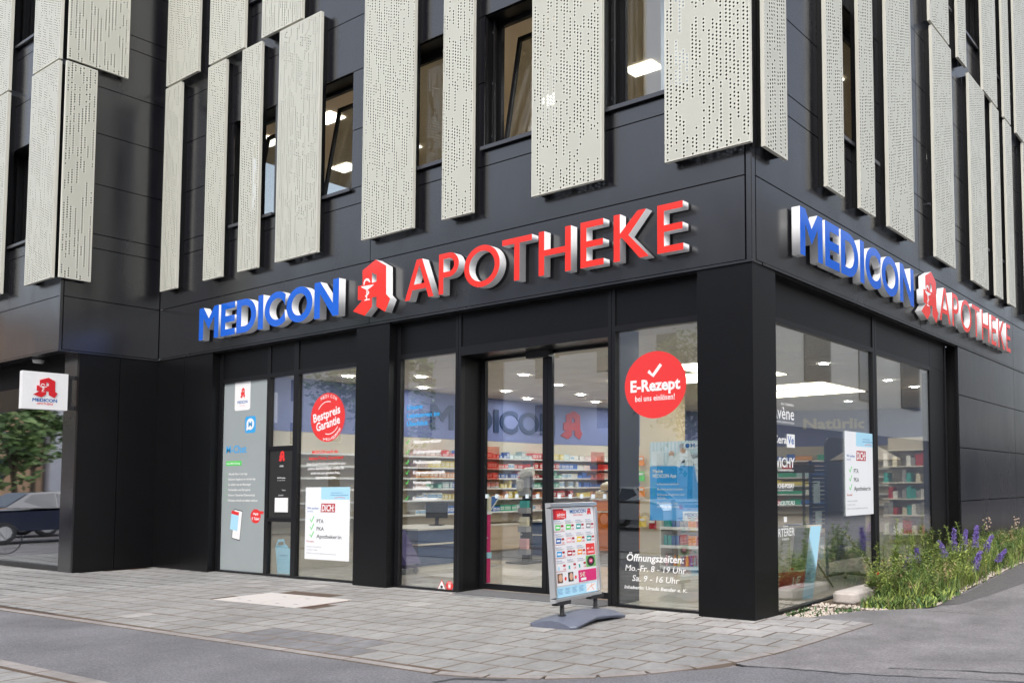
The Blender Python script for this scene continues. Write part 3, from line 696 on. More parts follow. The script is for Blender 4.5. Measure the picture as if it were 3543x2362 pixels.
# side glazing
SG = bpy.data.objects.new('side_shopfront', None); COL.objects.link(SG); SG.parent = BLD
def sbar(y0, y1, z0, z1, x0=-.215, x1=-.140, nm='mullion', m=M_FRAME): return part(MB().box(x0, x1, y0, y1, z0, z1), nm, m, SG)
for y0, y1 in ((.53, .64), (3.70, 3.765), (3.775, 3.84), (6.95, 7.03)): sbar(y0, y1, -.05, 4.0)
for y0, y1 in ((.64, 3.70), (3.84, 6.20)):
    sbar(y0, y1, 3.46, 3.53, nm='transom'); sbar(y0, y1, -.05, .0, nm='bottom_rail'); part(MB().box(-.190, -.178, y0, y1, .0, 3.46), 'pane', M_GLASSS, SG)
    part(MB().box(-.20, -.155, y0 + .004, y1 - .004, 3.531, 4.0), 'spandrel_panel', M_CLAD2, SG)
sbar(6.20, 6.95, -.05, 3.53, -.20, -.16, 'side_panel', M_CLAD2); part(MB().box(-.20, -.155, 6.204, 6.946, 3.531, 4.0), 'spandrel_panel', M_CLAD2, SG)
sbar(7.03, 7.27, -.05, 4.0, -.6, -.5, 'side_panel', M_CLAD2)
part(MB().box(-.20, -.115, .53, 7.0, -.12, -.045), 'plinth', mat('bitumen', (0.02, 0.02, 0.02), 0.6, noise=.4, nscale=30, bump=.5, bscale=40), SG)
# left block shop glass (dark, mirrors the street)
LBG = bpy.data.objects.new('neighbour_shopfront', None); COL.objects.link(LBG); LBG.parent = BLD
part(MB().box(-22, -14.30, -1.26, -1.25, .09, 3.12), 'pane', M_GLASS2, LBG); part(MB().box(-22, -14.30, -1.30, -1.22, -.03, .09), 'bottom_rail', M_FRAME, LBG)
part(MB().box(-22, -14.30, -1.30, -1.22, 3.12, 3.55), 'transom', M_CLAD2, LBG); part(MB().box(-22, -14.30, -1.28, -1.2, 3.55, 4.02), 'lintel', M_BACK, LBG)
part(MB().box(-22, -14.3, -1.0, -.98, 0, 4), 'backdrop_panel', M_BACK, LBG)
cl = empty('ceiling_lamp', 'small round white ceiling lamp under the soffit above the projecting sign', 'lamp', (-15.1, -1.46, 4.022))
b = MB(); b.tube([(0, 0, 0), (0, 0, -.03)], .10, 20); b.build('lamp_base', M_SILL, cl); b = MB(); b.tube([(0, 0, -.03), (0, 0, -.075), (0, 0, -.09)], .092, 20, r1=.07); b.build('lamp_glass', mat('opal_glass', (0.62, 0.62, 0.60), 0.4), cl)

# ================================================================== SIGNS
def letter_sign(root, data, z0, h, s, t, mface, off=.03, dep=.115, xmap=lambda x: x):
    for ch, x0, x1 in data:
        a, c = xmap(x0), xmap(x1); k = (c - a) / (x1 - x0)
        me = curve_mesh(glyph(ch, c - a, h, s * k, t), dep, mats=(mface, M_WHITE), name='letter')
        obj('letter', me, root, (a, z0, off))
MED = [('M', -11.85, -11.165), ('E', -11.09, -10.61), ('D', -10.565, -9.935), ('I', -9.875, -9.715), ('C', -9.67, -9.04), ('O', -9.015, -8.27), ('N', -8.22, -7.558)]
APO = [('A', -5.926, -5.28), ('P', -5.17, -4.745), ('O', -4.632, -3.92), ('T', -3.874, -3.313), ('H', -3.189, -2.62), ('E', -2.456, -2.07), ('K', -1.91, -1.36), ('E', -1.233, -.85)]
S1 = empty('illuminated_sign', 'blue and red raised letter sign reading MEDICON APOTHEKE above the entrance door', 'sign', (0, 0, 0), FR)
letter_sign(S1, MED, 4.235, .592, .157, .115, M_BLUE); letter_sign(S1, APO, 4.255, .585, .100, .080, M_RED)
logo(S1, -7.186, 4.145, .917, .84, .115, M_RED, M_WHITE, M_PWHITE, .03)
S2 = empty('illuminated_sign', 'blue and red raised letter sign reading MEDICON APOTHEKE on the side street facade', 'sign', (0, 0, 0), SD)
f1 = lambda x: .889 + (x + 11.85) * .89
f2 = lambda x: 10.46 + (x + .85) * .896
letter_sign(S2, MED, 4.285, .59, .157, .115, M_BLUE, xmap=f1); letter_sign(S2, APO, 4.278, .59, .100, .080, M_RED, xmap=f2)
logo(S2, f1(-7.186), 4.18, .815, .84, .115, M_RED, M_WHITE, M_PWHITE, .03)
# projecting box sign at the left
S3 = empty('projecting_sign', 'white box sign with red pharmacy emblem projecting from the left pier', 'sign', (-13.80, -2.12, 2.955), SD)
MB().box(0, .68, 0, .67, -.13, 0).build('box', M_WHITE, S3); MB().box(.68, .80, .02, .09, -.10, -.04).box(.68, .80, .58, .65, -.10, -.04).box(.72, .76, .09, .58, -.09, -.05).build('bracket', M_BLKPL, S3)
logo(S3, .16, .215, .36, .36, .012, mat('sign_red', (0.60, 0.012, 0.02), .4), None, M_PWHITE, 0.0)
letter_x = [(c, (a + 11.85) / 4.292, (b_ + 11.85) / 4.292) for c, a, b_ in MED]
for ch, a, c in letter_x: obj('letter', curve_mesh(glyph(ch, (c - a) * .37, .06, .0145, .014), 0, mats=(M_PBLUE,), name='letter'), S3, (.15 + a * .37, .135, .003))
text('APOTHEKE', S3, .215, .085, .245, .033, M_PRED, .003, bold=.02)

def mini_medicon(root, x, y, wd, h, m, off=.002):
    for ch, a, c in letter_x: obj('letter', curve_mesh(glyph(ch, (c - a) * wd, h, .030 * wd, .2 * h), 0, mats=(m,), name='letter'), root, (x + a * wd, y, off))

# ================================================================== STICKERS AND POSTERS ON THE GLASS
YG = .1745      # just proud of the outer glass face
def front_item(label, cat, x=0, z=0, y=YG, name='window_sticker', group=None): return empty(name, label, cat, (x, y, z), FR, group)
# E-Rezept disc
e = front_item('round red E-Rezept sticker with white check mark on the glass right of the door', 'sticker', -1.52, 2.742)
poly(e, ell(0, 0, .477, .415, 64), M_PRED, .001, 'disc'); poly(e, band([(-.10, .175), (-.03, .115), (.095, .245)], .045), M_PWHITE, .002, 'check_mark')
text('E-Rezept', e, -.383, -.07, .77, .135, M_PWHITE, .0025, bold=.035); text('bei uns einlösen!', e, -.308, -.195, .61, .07, M_PWHITE, .0025, bold=.01)
# opening hours
e = front_item('white opening hours lettering low on the glass right of the door', 'lettering', 0, 0)
text('Öffnungszeiten:', e, -1.969, .575, .88, .085, M_PWHITE, bold=.018, shear=.15); text('Mo.-Fr. 8 - 19 Uhr', e, -1.99, .452, .93, .072, M_PWHITE, bold=.006, shear=.15)
text('Sa. 9 - 16 Uhr', e, -1.88, .330, .72, .072, M_PWHITE, bold=.006, shear=.15); text('Inhaberin: Ursula Bender e. K.', e, -2.003, .232, .955, .040, M_PWHITE, bold=.015, shear=.15)
# app poster behind the glass
e = front_item('blue app poster with two elderly people hung behind the glass by the corner pier', 'poster', -1.66, 1.075, .25, 'poster')
MB().box(0, .90, 0, .965, -.004, 0).build('sheet', M_PCYAN, e)
rect(e, 0, .90, .665, .965, mat('photo_pale_curtain', (.55, .66, .70), .5), .001, 'photo')
for k in range(9): rect(e, .02 + k * .055, .04 + k * .055, .70, .965, M_PWHITE, .0014, 'curtain_fold')
poly(e, band([(.40, .66), (.42, .73), (.50, .80), (.56, .80), (.60, .72), (.60, .66)], .12), M_PWHITE, .002, 'white_jacket'); poly(e, ell(.505, .865, .045, .055), M_PSKIN, .0022, 'face'); poly(e, ell(.50, .905, .05, .03), M_PGREY, .0024, 'hair')
poly(e, [(.27, .665), (.29, .75), (.36, .765), (.40, .665)], M_PWHITE, .0026, 'white_shirt'); poly(e, ell(.335, .80, .042, .05), M_PSKIN, .0028, 'face'); poly(e, ell(.335, .77, .036, .026), M_PWHITE, .003, 'beard')
rect(e, .60, .90, .665, .80, M_PGREY, .0016, 'sofa'); rect(e, .04, .215, .675, .85, M_PWHITE, .003, 'phone_card')
rect(e, .52, .90, .865, .945, M_PWHITE, .003, 'title_box'); text('M-Chat', e, .62, .885, .28, .045, M_PBLUE, .0036, bold=.03); poly(e, ell(.575, .905, .032, .03), M_PBLUE, .0036, 'speech_bubble')
for (cx, cy, a) in ((.80, .70, .25), (.83, .56, .2)):
    q = [(cx + dx * math.cos(a) - dy * math.sin(a), cy + dx * math.sin(a) + dy * math.cos(a)) for dx, dy in ((-.13, -.075), (.13, -.075), (.13, .075), (-.13, .075))]
    poly(e, q, M_PWHITE, .004, 'card')
text('Meine', e, .045, .585, .155, .042, M_PWHITE, bold=.035); text('MEDICON App', e, .045, .525, .36, .042, M_PWHITE, bold=.035)
for yy, tt in ((.435, ('E-Rezepte einlösen',)), (.37, ('Medikamente bestellen',)), (.305, ('Exklusive Angebote und', 'Rabatte')), (.20, ('Persönlicher Chat', 'mit Ihrer Apotheke'))):
    check(e, .045, yy, .04, M_PGREEN)
    for k, l in enumerate(tt): text(l, e, .115, yy - k * .042, .0185 * len(l), .026, M_PWHITE, .002, bold=.012)
rect(e, .50, .90, 0, .115, M_PWHITE, .002, 'logo_box'); mini_medicon(e, .53, .055, .25, .04, M_PBLUE, .003); text('APOTHEKE', e, .58, .02, .15, .022, M_PDRED, .003); logo(e, .80, .02, .08, .085, .0, M_PRED, None, None, .003)
# service list on the glass left of the door
e = front_item('blue and white list of services with green ticks on the glass left of the door', 'lettering')
for l, x1, z in (('Unsere', -5.905, 2.685), ('Leistungen im', -5.515, 2.56), ('Überblick', -5.77, 2.435)): text(l, e, -6.265, z, x1 + 6.265, .065, M_PCYAN, bold=.03, shear=.12)
for l, x1, z in (('Nahrungsergänzung', -5.47, 2.165), ('Ernährungsberatung', -5.465, 2.015), ('Medikationsanalyse', -5.47, 1.86), ('Kompressionsstrümpfe', -5.385, 1.705), ('Homöopathie -', -5.64, 1.555), ('Schüßlersalze', -5.70, 1.47), ('Kosmetikberatung', -5.53, 1.315)):
    text(l, e, -6.10, z, x1 + 6.10, .048, M_PWHITE, bold=.035, shear=.12)
for z in (2.165, 2.015, 1.86, 1.705, 1.555, 1.315): check(e, -6.275, z - .012, .085, M_PGREEN)
# alarm stickers
e = front_item('small white triangular sticker with red edge at the glass foot left of the door', 'sticker', -5.425, .08)
poly(e, [(-.098, -.066), (.098, -.066), (0, .085)], M_PRED, .001, 'border'); poly(e, [(-.084, -.057), (.084, -.057), (0, .068)], M_PWHITE, .0015, 'field'); poly(e, ell(0, -.02, .028, .02, 16), M_PBLACK, .002, 'pictogram'); rect(e, -.045, .045, -.05, -.044, M_PGREY, .002, 'line')
e = front_item('small red hexagonal alarm sticker at the foot of the glass left of the door', 'sticker', -5.255, .083)
poly(e, ell(0, 0, .084, .075, 6), M_PRED, .001, 'hexagon'); poly(e, ell(0, -.005, .02, .022, 16), M_PWHITE, .002, 'dot'); text('ALARM', e, -.045, .036, .09, .018, M_PWHITE, .002); poly(e, ell(0, -.005, .034, .036, 20) + ell(0, -.005, .028, .03, 20)[::-1], M_PWHITE, .002, 'ring')
# frosted app foil in the leftmost window
e = front_item('grey frosted foil with M-Chat app advert filling the leftmost shop window', 'window foil', 0, 0, .1735, 'window_foil')
rect(e, -11.52, -10.055, .04, 3.435, M_FOIL, .0006, 'foil')
rr = lambda x0, x1, y0, y1, r: [p for cx, cy, a in ((x1 - r, y1 - r, 0), (x0 + r, y1 - r, 90), (x0 + r, y0 + r, 180), (x1 - r, y0 + r, 270)) for p in ell(cx, cy, r, r, 6, a, a + 90)]
poly(e, rr(-11.16, -10.64, 2.92, 3.50, .05)[:99], M_PWHITE, .0012, 'white_tag'); logo(e, -10.975, 3.14, .16, .19, 0, M_PRED, None, None, .002); mini_medicon(e, -11.07, 3.045, .34, .05, M_PBLUE, .002); text('APOTHEKE', e, -10.99, 2.995, .18, .025, M_PPINK, .002)
poly(e, rr(-10.795, -10.445, 2.50, 2.80, .06), M_PCYAN, .0012, 'app_icon'); poly(e, ell(-10.62, 2.66, .125, .105, 24), M_PWHITE, .002, 'bubble'); poly(e, [(-10.74, 2.63), (-10.745, 2.54), (-10.65, 2.58)], M_PWHITE, .0022, 'bubble_tail'); text('M', e, -10.68, 2.61, .12, .095, M_PCYAN, .003, bold=.02)
text('M-Chat', e, -11.405, 2.155, .68, .13, M_PCYAN, bold=.02)
rect(e, -11.40, -10.88, 1.925, 2.01, M_PGREEN, .0012, 'green_label'); text('Neue MEDICON App', e, -11.37, 1.95, .44, .03, M_PWHITE, .002, bold=.02)
for k, (l, wd) in enumerate((('Aktuelle Flyer in der App', .63), ('Exklusive Angebote nur mit der App', .90), ('So einfach wie ein Messenger', .76), ('Vorbestellen und Zeit sparen', .74), ('Sicherer Chatverlauf (Datenschutz)', .89), ('E-Rezepte schnell und einfach einlösen', .98))):
    z = 1.757 - k * .0955; check(e, -11.40, z, .05, M_PGREEN); text(l, e, -11.31, z, wd, .035, M_PWHITE, .002, bold=.02)
q = Matrix.Rotation(-.14, 2)
def rp(cx, cy, a, wd, ht): return [(cx + dx * math.cos(a) - dy * math.sin(a), cy + dx * math.sin(a) + dy * math.cos(a)) for dx, dy in ((-wd, -ht), (wd, -ht), (wd, ht), (-wd, ht))]
poly(e, rp(-10.98, .86, -.13, .14, .27), M_PBLACK, .0012, 'phone'); poly(e, rp(-10.98, .86, -.13, .128, .255), M_PWHITE, .0016, 'phone_screen'); poly(e, rp(-11.07, .93, -.13, .125, .17), M_PSKY, .002, 'app_page'); poly(e, rp(-11.05, 1.07, -.13, .125, .03), M_PRED, .0024, 'app_header')
poly(e, ell(-10.38, 1.02, .165, .125, 30), M_PRED, .0012, 'red_disc'); text('App', e, -10.47, 1.045, .18, .04, M_PWHITE, .002, bold=.03); text('5 Taler', e, -10.50, .955, .25, .045, M_PWHITE, .002, bold=.03); rect(e, -10.26, -10.13, 1.06, 1.11, M_PRED, .0015, 'red_flag')
# round Bestpreis sticker
e = front_item('round red Bestpreis Garantie sticker on the glass left of the second pier', 'sticker', -8.298, 2.668)
poly(e, ell(0, 0, .472, .405, 64), M_PRED, .001, 'disc')
text('Bestpreis', e, -.385, -.075, .75, .135, M_PWHITE, .002, bold=.025, rot=.18); text('Garantie', e, -.30, -.225, .66, .135, M_PWHITE, .002, bold=.025, rot=.18)
for s, rad in (('MEDICON', 1), ('APOTHEKE', -1)):
    n = len(s)
    for i, ch in enumerate(s):
        a = (R_(118) - i * R_(9.5)) if rad > 0 else (R_(253) + i * R_(9.5))
        text(ch, e, .40 * math.cos(a), .345 * math.sin(a) * (1 if rad > 0 else 1.02) - (.02 if rad > 0 else .0), .045 if ch != 'I' else .012, .052, M_PWHITE, .002, bold=.02, rot=(a - R_(90) if rad > 0 else a + R_(90)) * .8)
poly(e, band(ell(0.0, -.02, .31, .28, 14, 75, 145), .014), M_PWHITE, .002, 'arc'); poly(e, band(ell(0.03, .0, .31, .28, 14, 255, 325), .014), M_PWHITE, .002, 'arc')
# text below it
e = front_item('red and white price promise lettering on the glass above the front job poster', 'lettering')
text('MEDICON macht die', e, -8.72, 2.075, .72, .055, M_PRED, bold=.02, shear=.15); text('besten Preise. Garantiert!', e, -8.80, 1.975, .95, .055, M_PRED, bold=.02, shear=.15)
for k, (l, x0, x1) in enumerate((('Sehen Sie ein Produkt nachweislich in einer', -8.87, -7.78), ('anderen Apotheke billiger, erhalten Sie', -8.83, -7.83), ('es bei uns zum gleichen Preis.', -8.74, -7.93), ('Ausgenommen Notdienstgebühren', -8.6, -8.05))):
    text(l, e, x0, 1.885 - k * .075, x1 - x0, .042, M_PWHITE, bold=.02, shear=.12)
# job poster, front and side
def job_poster(o, W_, H_, flip=False):
    MB().box(0, W_, 0, H_, -.0005, .003).build('sheet', mat('poster_white', (.78, .80, .83), .45), o)
    rect(o, W_ * .36, W_, H_ * .83, H_, M_PSKY, .0035, 'blue_corner'); text('Jetzt bewerben auf', o, W_ * .58, H_ * .915, W_ * .26, H_ * .014, M_PBLUE, .004, bold=.01); text('karriere.medicon-apotheke.de', o, W_ * .58, H_ * .885, W_ * .38, H_ * .014, M_PBLUE, .004, bold=.02)
    poly(o, band([(W_ * .66, H_ * .85), (W_ * .78, H_ * .862), (W_ * .90, H_ * .852)], H_ * .006), M_PRED, .004, 'underline')
    text('Wir suchen', o, W_ * .045, H_ * .695, W_ * .26, H_ * .028, M_PBLUE, .004, bold=.015); text('(m/w/d)', o, W_ * .045, H_ * .655, W_ * .13, H_ * .022, M_PBLUE, .004)
    poly(o, [(W_ * .355, H_ * .655), (W_ * .68, H_ * .655), (W_ * .68, H_ * .775), (W_ * .37, H_ * .775)], M_PDRED, .004, 'red_box'); text('DICH:', o, W_ * .375, H_ * .672, W_ * .29, H_ * .085, M_PWHITE, .0045, bold=.035, shear=.2)
    for k, l in enumerate(('PTA', 'PKA', 'Apotheker:in')):
        y = H_ * (.505 - k * .105); check(o, W_ * .115, y, W_ * .105, M_PGREEN, .004); text(l, o, W_ * .27, y, W_ * (.155, .165, .56)[k], H_ * .05, M_PBLACK, .004, bold=.012)
    text('Kontakt:', o, W_ * .045, H_ * .235, W_ * .17, H_ * .024, M_PDRED, .004, bold=.01)
    for k, (l, f) in enumerate((('Inhaberin: Ursula Bender', .34), ('Tel. 09131 / 25600', .25), ('E-Mail: ursula.bender@medicon-apotheke.de', .68))): text(l, o, W_ * .045, H_ * (.165 - k * .045), W_ * f, H_ * .017, M_PGREY, .004)
e = front_item('white job advert poster reading PTA PKA on the front glass left of the second pier', 'poster', -8.868, .335, YG, 'poster'); job_poster(e, 1.215, 1.185)
e = empty('poster', 'white job advert poster reading PTA PKA Apotheker:in on the side street window', 'poster', (-.1705, 2.74, 1.06), SD); job_poster(e, 1.035, 1.185)
# narrow black panel between the left windows
e = front_item('black info panel with small red emblem and a white notice between the left shop windows', 'notice board', 0, 0, .1585, 'notice_panel')
logo(e, -9.67, 1.965, .19, .19, 0, M_PRED, None, None, .002); text('KLINGEL', e, -9.63, 1.875, .11, .028, M_PWHITE, .002, bold=.02); text('MEDICON Apotheke', e, -9.70, 1.675, .24, .022, M_PWHITE, .002, bold=.02); text('Inh. Ursula Bender', e, -9.70, 1.635, .24, .018, M_PWHITE, .002)
text('Notdienst', e, -9.55, 1.465, .12, .022, M_PWHITE, .002); text('NOTDIENST', e, -9.66, 1.375, .16, .022, M_PWHITE, .002); MB().box(-9.75, -9.36, 1.10, 1.345, 0, .008).build('notice', M_PWHITE, e)
e = front_item('pale blue plastic jug shaped cutout standing behind the low narrow window', 'cutout', -9.93, .04, .27, 'cutout')
poly(e, [(.10, 0), (.50, 0), (.52, .40), (.36, .50), (.02, .47)], M_PSKY, .001, 'body'); poly(e, band([(.08, .48), (.10, .56), (.28, .57), (.30, .47)], .05), M_PSKY, .0014, 'handle'); text('mediven', e, .18, .30, .22, .03, M_PBLUE, .003)
# side window brand list
SGX = -.1765
e = empty('window_sticker', 'column of white skin care brand names along the near edge of the side window', 'lettering', (SGX, 0, 0), SD)
text('Eucerin', e, .72, 2.625, .55, .105, M_PWHITE, bold=.03); text('EAU THERMALE', e, .95, 2.475, .32, .03, M_PWHITE); text('Avène', e, .70, 2.305, .575, .15, M_PWHITE, bold=.01); text('LABORATOIRE DERMATOLOGIQUE', e, .72, 2.255, .555, .022, M_PWHITE)
text('Cera', e, .74, 2.005, .34, .095, M_PWHITE, bold=.02); rect(e, 1.08, 1.285, 1.96, 2.125, M_PWHITE, .001, 'brand_box'); text('Ve', e, 1.10, 2.005, .16, .095, M_PBLUE, .002, bold=.02)
text('VICHY', e, .80, 1.715, .475, .115, M_PWHITE, bold=.015); text('LABORATOIRES', e, .86, 1.665, .39, .022, M_PWHITE)
text('LA ROCHE-POSAY', e, .64, 1.46, .62, .055, M_PWHITE, bold=.03); text('LABORATOIRE DERMATOLOGIQUE', e, .72, 1.425, .50, .018, M_PWHITE)
text('SKINCEUTICALS', e, .77, 1.255, .50, .045, M_PWHITE, bold=.01); rect(e, .985, 1.06, 1.045, 1.11, M_PWHITE, .001, 'crest'); text('RENE', e, .97, .985, .12, .02, M_PWHITE); text('FURTERER', e, .70, .875, .55, .095, M_PWHITE, bold=.01); text('PARIS', e, .94, .825, .17, .028, M_PWHITE)

# ================================================================== SHOP INTERIOR
M_IWALL = mat('shop_wall_cream', (0.66, 0.58, 0.45), 0.8); M_IFLOOR = mat('shop_floor_tile', (0.50, 0.46, 0.41), 0.22, 0, 0.5, noise=.08, nscale=3, rnd=.05); M_ICEIL = mat('shop_ceiling_tile', (0.66, 0.60, 0.53), 0.8, noise=.03, nscale=30, rnd=.02)
M_FRZ = mat('frieze_blue', (0.155, 0.195, 0.42), 0.6); M_WOODP = mat('pale_beech', (0.62, 0.50, 0.37), 0.45, noise=.08, nscale=4); M_NAVY = mat('navy_laminate', (0.012, 0.055, 0.16), 0.3); M_ORNG = mat('orange_laminate', (0.75, 0.19, 0.02), 0.4)
M_SHELF = mat('white_shelf', (0.72, 0.68, 0.62), 0.4); M_SBACK = mat('shelf_back', (0.42, 0.38, 0.33), 0.7)
IFL = struct(MB().box(-11.55, -.22, .56, 14.2, -.03, .008).build('shop_floor', M_IFLOOR))
struct(MB().box(-11.6, -.22, .215, .56, -.03, .008).build('threshold_floor', M_IFLOOR))
k = 0
for i in range(9):
    for j in range(9):
        x, y = -10.2 + i * 1.1, .62 + j * 1.1
        if x > -.9 - .4: continue
        obj('floor_tile', MB().box(.004, 1.096, .004, 1.096, 0, .004, top=.002).mesh('floor_tile', M_IFLOOR) if k == 0 else ft, IFL, (x, y, .008)) if k else None
        if k == 0: ft = MB().box(.004, 1.096, .004, 1.096, 0, .004, top=.002).mesh('floor_tile', M_IFLOOR); obj('floor_tile', ft, IFL, (x, y, .008))
        k += 1
ICE = struct(MB().box(-11.6, -.22, .215, 14.2, 3.56, 3.60).build('shop_ceiling', M_BACK))
PANELS = [(-4.95, -3.83), (-3.80, -2.67)]; PY = [(3.48, 4.54), (4.57, 5.62), (7.10, 8.12), (8.15, 9.17)]
ct = MB().box(.009, 1.241, .009, .616, 0, .02).mesh('ceiling_tile', M_ICEIL)
for i in range(9):
    for j in range(22):
        x, y = -11.4 + i * 1.25, .25 + j * .625
        if -5.2 < x + .6 < -2.5 and (3.3 < y + .3 < 5.75 or 6.95 < y + .3 < 9.4): continue
        o = obj('ceiling_tile', ct, ICE, (x, y, 3.53)); o.scale = (.90 if i == 8 else 1, 1, 1)
M_LPAN = mat('luminous_ceiling_panel', (0.9, 0.85, 0.75), 0.5, emit=(1.0, 0.87, 0.66), estr=4.2)
for i, (x0, x1) in enumerate(PANELS):
    for j, (y0, y1) in enumerate(PY):
        if i == 0 and j < 1: continue
        obj('luminous_panel', MB().box(x0, x1, y0, y1, 3.51, 3.53).mesh('luminous_panel', M_LPAN), ICE)
M_DL = mat('downlight_glow', (1, 1, 1), 0.5, emit=(1.0, 0.97, 0.92), estr=130)
dl0 = None
for n, (x, y) in enumerate(((-4.77, 1.12), (-3.14, 1.12), (-8.88, 4.59), (-8.09, 6.05), (-8.95, 7.51), (-9.15, 8.74), (-9.68, 5.98), (-9.70, 3.14), (-1.48, 4.77), (-3.96, 11.1), (-1.50, 7.63), (-1.48, 9.02), (-6.6, 2.9), (-6.4, 7.4), (-6.9, 10.2), (-8.3, 2.0), (-1.5, 1.8), (-5.9, 4.6), (-5.9, 6.0), (-6.0, 8.9), (-7.4, 8.6), (-10.9, 1.2), (-9.3, 1.2), (-7.2, 4.4), (-2.0, 12.2))):  # later entries are unseen downlights added to brighten the shop
    if dl0 is None:
        dl0 = empty('downlight', 'round white recessed downlight in the shop ceiling', 'ceiling light', (x, y, 3.52), group='downlights in the shop ceiling')
        b = MB(); b.disc((0, 0), .085, .001, 20); b.build('glow', M_DL, dl0); b = MB(); n_ = 20
        for q in range(n_):
            a, c = 2 * math.pi * q / n_, 2 * math.pi * (q + 1) / n_
            b.face([(.097 * math.cos(a), .097 * math.sin(a), -.004), (.097 * math.cos(c), .097 * math.sin(c), -.004), (.12 * math.cos(c), .12 * math.sin(c), .002), (.12 * math.cos(a), .12 * math.sin(a), .002)])
        b.build('ring', M_PWHITE, dl0)
    else: d = copy_tree(dl0); d.location = (x, y, 3.52)
# curved shop wall with blue frieze and shelves
WALLP = [(-10.3, .25), (-10.3, 7.4), (-9.85, 9.04), (-8.56, 11.22), (-6.73, 12.54), (-4.85, 13.51), (-2.6, 13.95), (-.30, 14.0)]
def wall_strip(off, z0, z1, nm, m, s0=0, s1=None, th=.02, parent=BLD, label=None):
    pts = [Vector(p) for p in WALLP[s0:s1]]; bb = MB(); ofs = []
    for i, p in enumerate(pts):
        ns = []
        for a, c in ((i - 1, i), (i, i + 1)):
            if 0 <= a and c < len(pts): d = (pts[c] - pts[a]).normalized(); ns.append(Vector((d.y, -d.x)))
        n = sum(ns, Vector((0, 0))).normalized(); ofs.append((p + n * off, p + n * (off + th)))
    for i in range(len(pts) - 1):
        (a0, a1), (b0, b1) = ofs[i], ofs[i + 1]
        P8 = [(a0.x, a0.y), (a1.x, a1.y), (b1.x, b1.y), (b0.x, b0.y)]
        bb.face([(x, y, z1) for x, y in P8]); bb.face([(x, y, z0) for x, y in reversed(P8)])
        for q in range(4):
            (x, y), (u, v) = P8[q], P8[(q + 1) % 4]; bb.face([(x, y, z0), (x, y, z1), (u, v, z1), (u, v, z0)])
    o = bb.build(nm, m, parent)
    if label: o['label'] = label
    return o
wall_strip(-.10, 0, 3.56, 'shop_wall', M_IWALL); wall_strip(0, 2.545, 3.52, 'frieze', M_FRZ, th=.02, label='blue frieze')
part(MB().box(-11.55, -10.42, .9, 1.0, 0, 3.55).box(-.34, -.30, 7.0, 14.0, 0, 3.55), 'shop_wall', M_IWALL)
# frieze letters
FS = empty('interior_sign', 'dark blue MEDICON lettering with red emblem on the blue frieze inside the shop', 'sign', (-10.275, 0, 0), SD)
g1 = lambda x: 5.52 + (x + 9.875) * .886
for ch, a, c in MED:
    y0, y1 = g1(a), g1(c); obj('letter', curve_mesh(glyph(ch, y1 - y0, .53, .125, .10), .02, mats=(mat('navy_letter', (0.008, .035, .12), .4),), name='letter'), FS, (y0, 2.745, 0))
lg = empty('interior_sign', 'red pharmacy emblem on the blue frieze at the bend of the shop wall', 'sign', (-10.21, 7.62, 2.68), (SD.to_euler()))
lg.rotation_euler = (R_(90), 0, R_(90) - math.atan2(.45, 1.64)); logo(lg, 0, 0, .64, .72, .02, mat('emblem_red', (.45, .02, .03), .4), None, None, 0)
nl = empty('interior_sign', 'cream lettering reading Natürlich on the blue frieze at the far wall', 'sign', (-6.11, 12.80, 3.03)); nl.rotation_euler = (R_(90), 0, math.atan2(.97, 1.88))
text('Natürlich', nl, 0, 0, 1.95, .26, M_PCREAM, .03, bold=.035)
# shelves along the curved wall
SH = empty('wall_shelving', 'long white wall shelving full of medicine packs under the blue frieze', 'shelving', (0, 0, 0))
SZ = [2.15, 1.92, 1.70, 1.48, 1.245, .955]
for z in SZ: wall_strip(.02, z - .02, z, 'shelf_board', M_SHELF, 0, 7, th=.30, parent=SH)
for z in SZ: wall_strip(.322, z - .032, z + .004, 'price_strip', M_PWHITE, 0, 7, th=.004, parent=SH)
wall_strip(.0, .7, 2.54, 'back_panel', mat('shelf_back_cream', (0.60, 0.54, 0.44), 0.7), 0, 7, th=.018, parent=SH)
# drawer counter under the shelves
DR = empty('drawer_unit', 'low beech drawer unit with pale top below the wall shelves', 'drawers', (-9.80, 3.2, 0))
MB().box(-.45, 0, 0, 2.66, .1, .64).build('carcass', M_WOODP, DR); MB().box(-.45, .03, -.03, 2.69, .64, .67).build('top', M_SHELF, DR); MB().box(-.42, -.03, 0, 2.66, 0, .1).build('plinth', M_SBACK, DR)
for i in range(3):
    for z0, z1 in ((.115, .365), (.375, .635)): MB().box(0, .018, .01 + i * .885, .875 + i * .885, z0, z1).build('drawer', M_WOODP, DR)
# packs on the shelves
PK = [((.74, .74, .72), 'white'), ((.80, .36, .12), 'orange'), ((.04, .16, .55), 'dark blue'), ((.03, .40, .24), 'green'), ((.80, .66, .15), 'yellow'), ((.70, .08, .07), 'red'), ((.45, .62, .66), 'pale blue'), ((.66, .45, .42), 'pink')]
pm = []
for i, (c, nm) in enumerate(PK):
    m1 = mat('pack_' + nm.replace(' ', '_'), c, .45, rnd=.25); m2 = M_PWHITE if nm != 'white' else M_PCYAN
    b = MB(); b.box(0, 1, 0, 1, 0, 1, 0); b.box(1.0, 1.012, .12, .88, .25, .72, 1); b.box(1.0, 1.016, .2, .7, .42, .55, 0)
    pm.append(b.mesh('medicine_pack', [m1, m2]))
rs = random.Random(11); nind = 0; bulk = MB()
def along(s):
    for i in range(len(WALLP) - 1):
        a, c = Vector(WALLP[i]), Vector(WALLP[i + 1]); L = (c - a).length
        if s <= L: d = (c - a).normalized(); return a + d * s, d
        s -= L
    return None, None
items = []
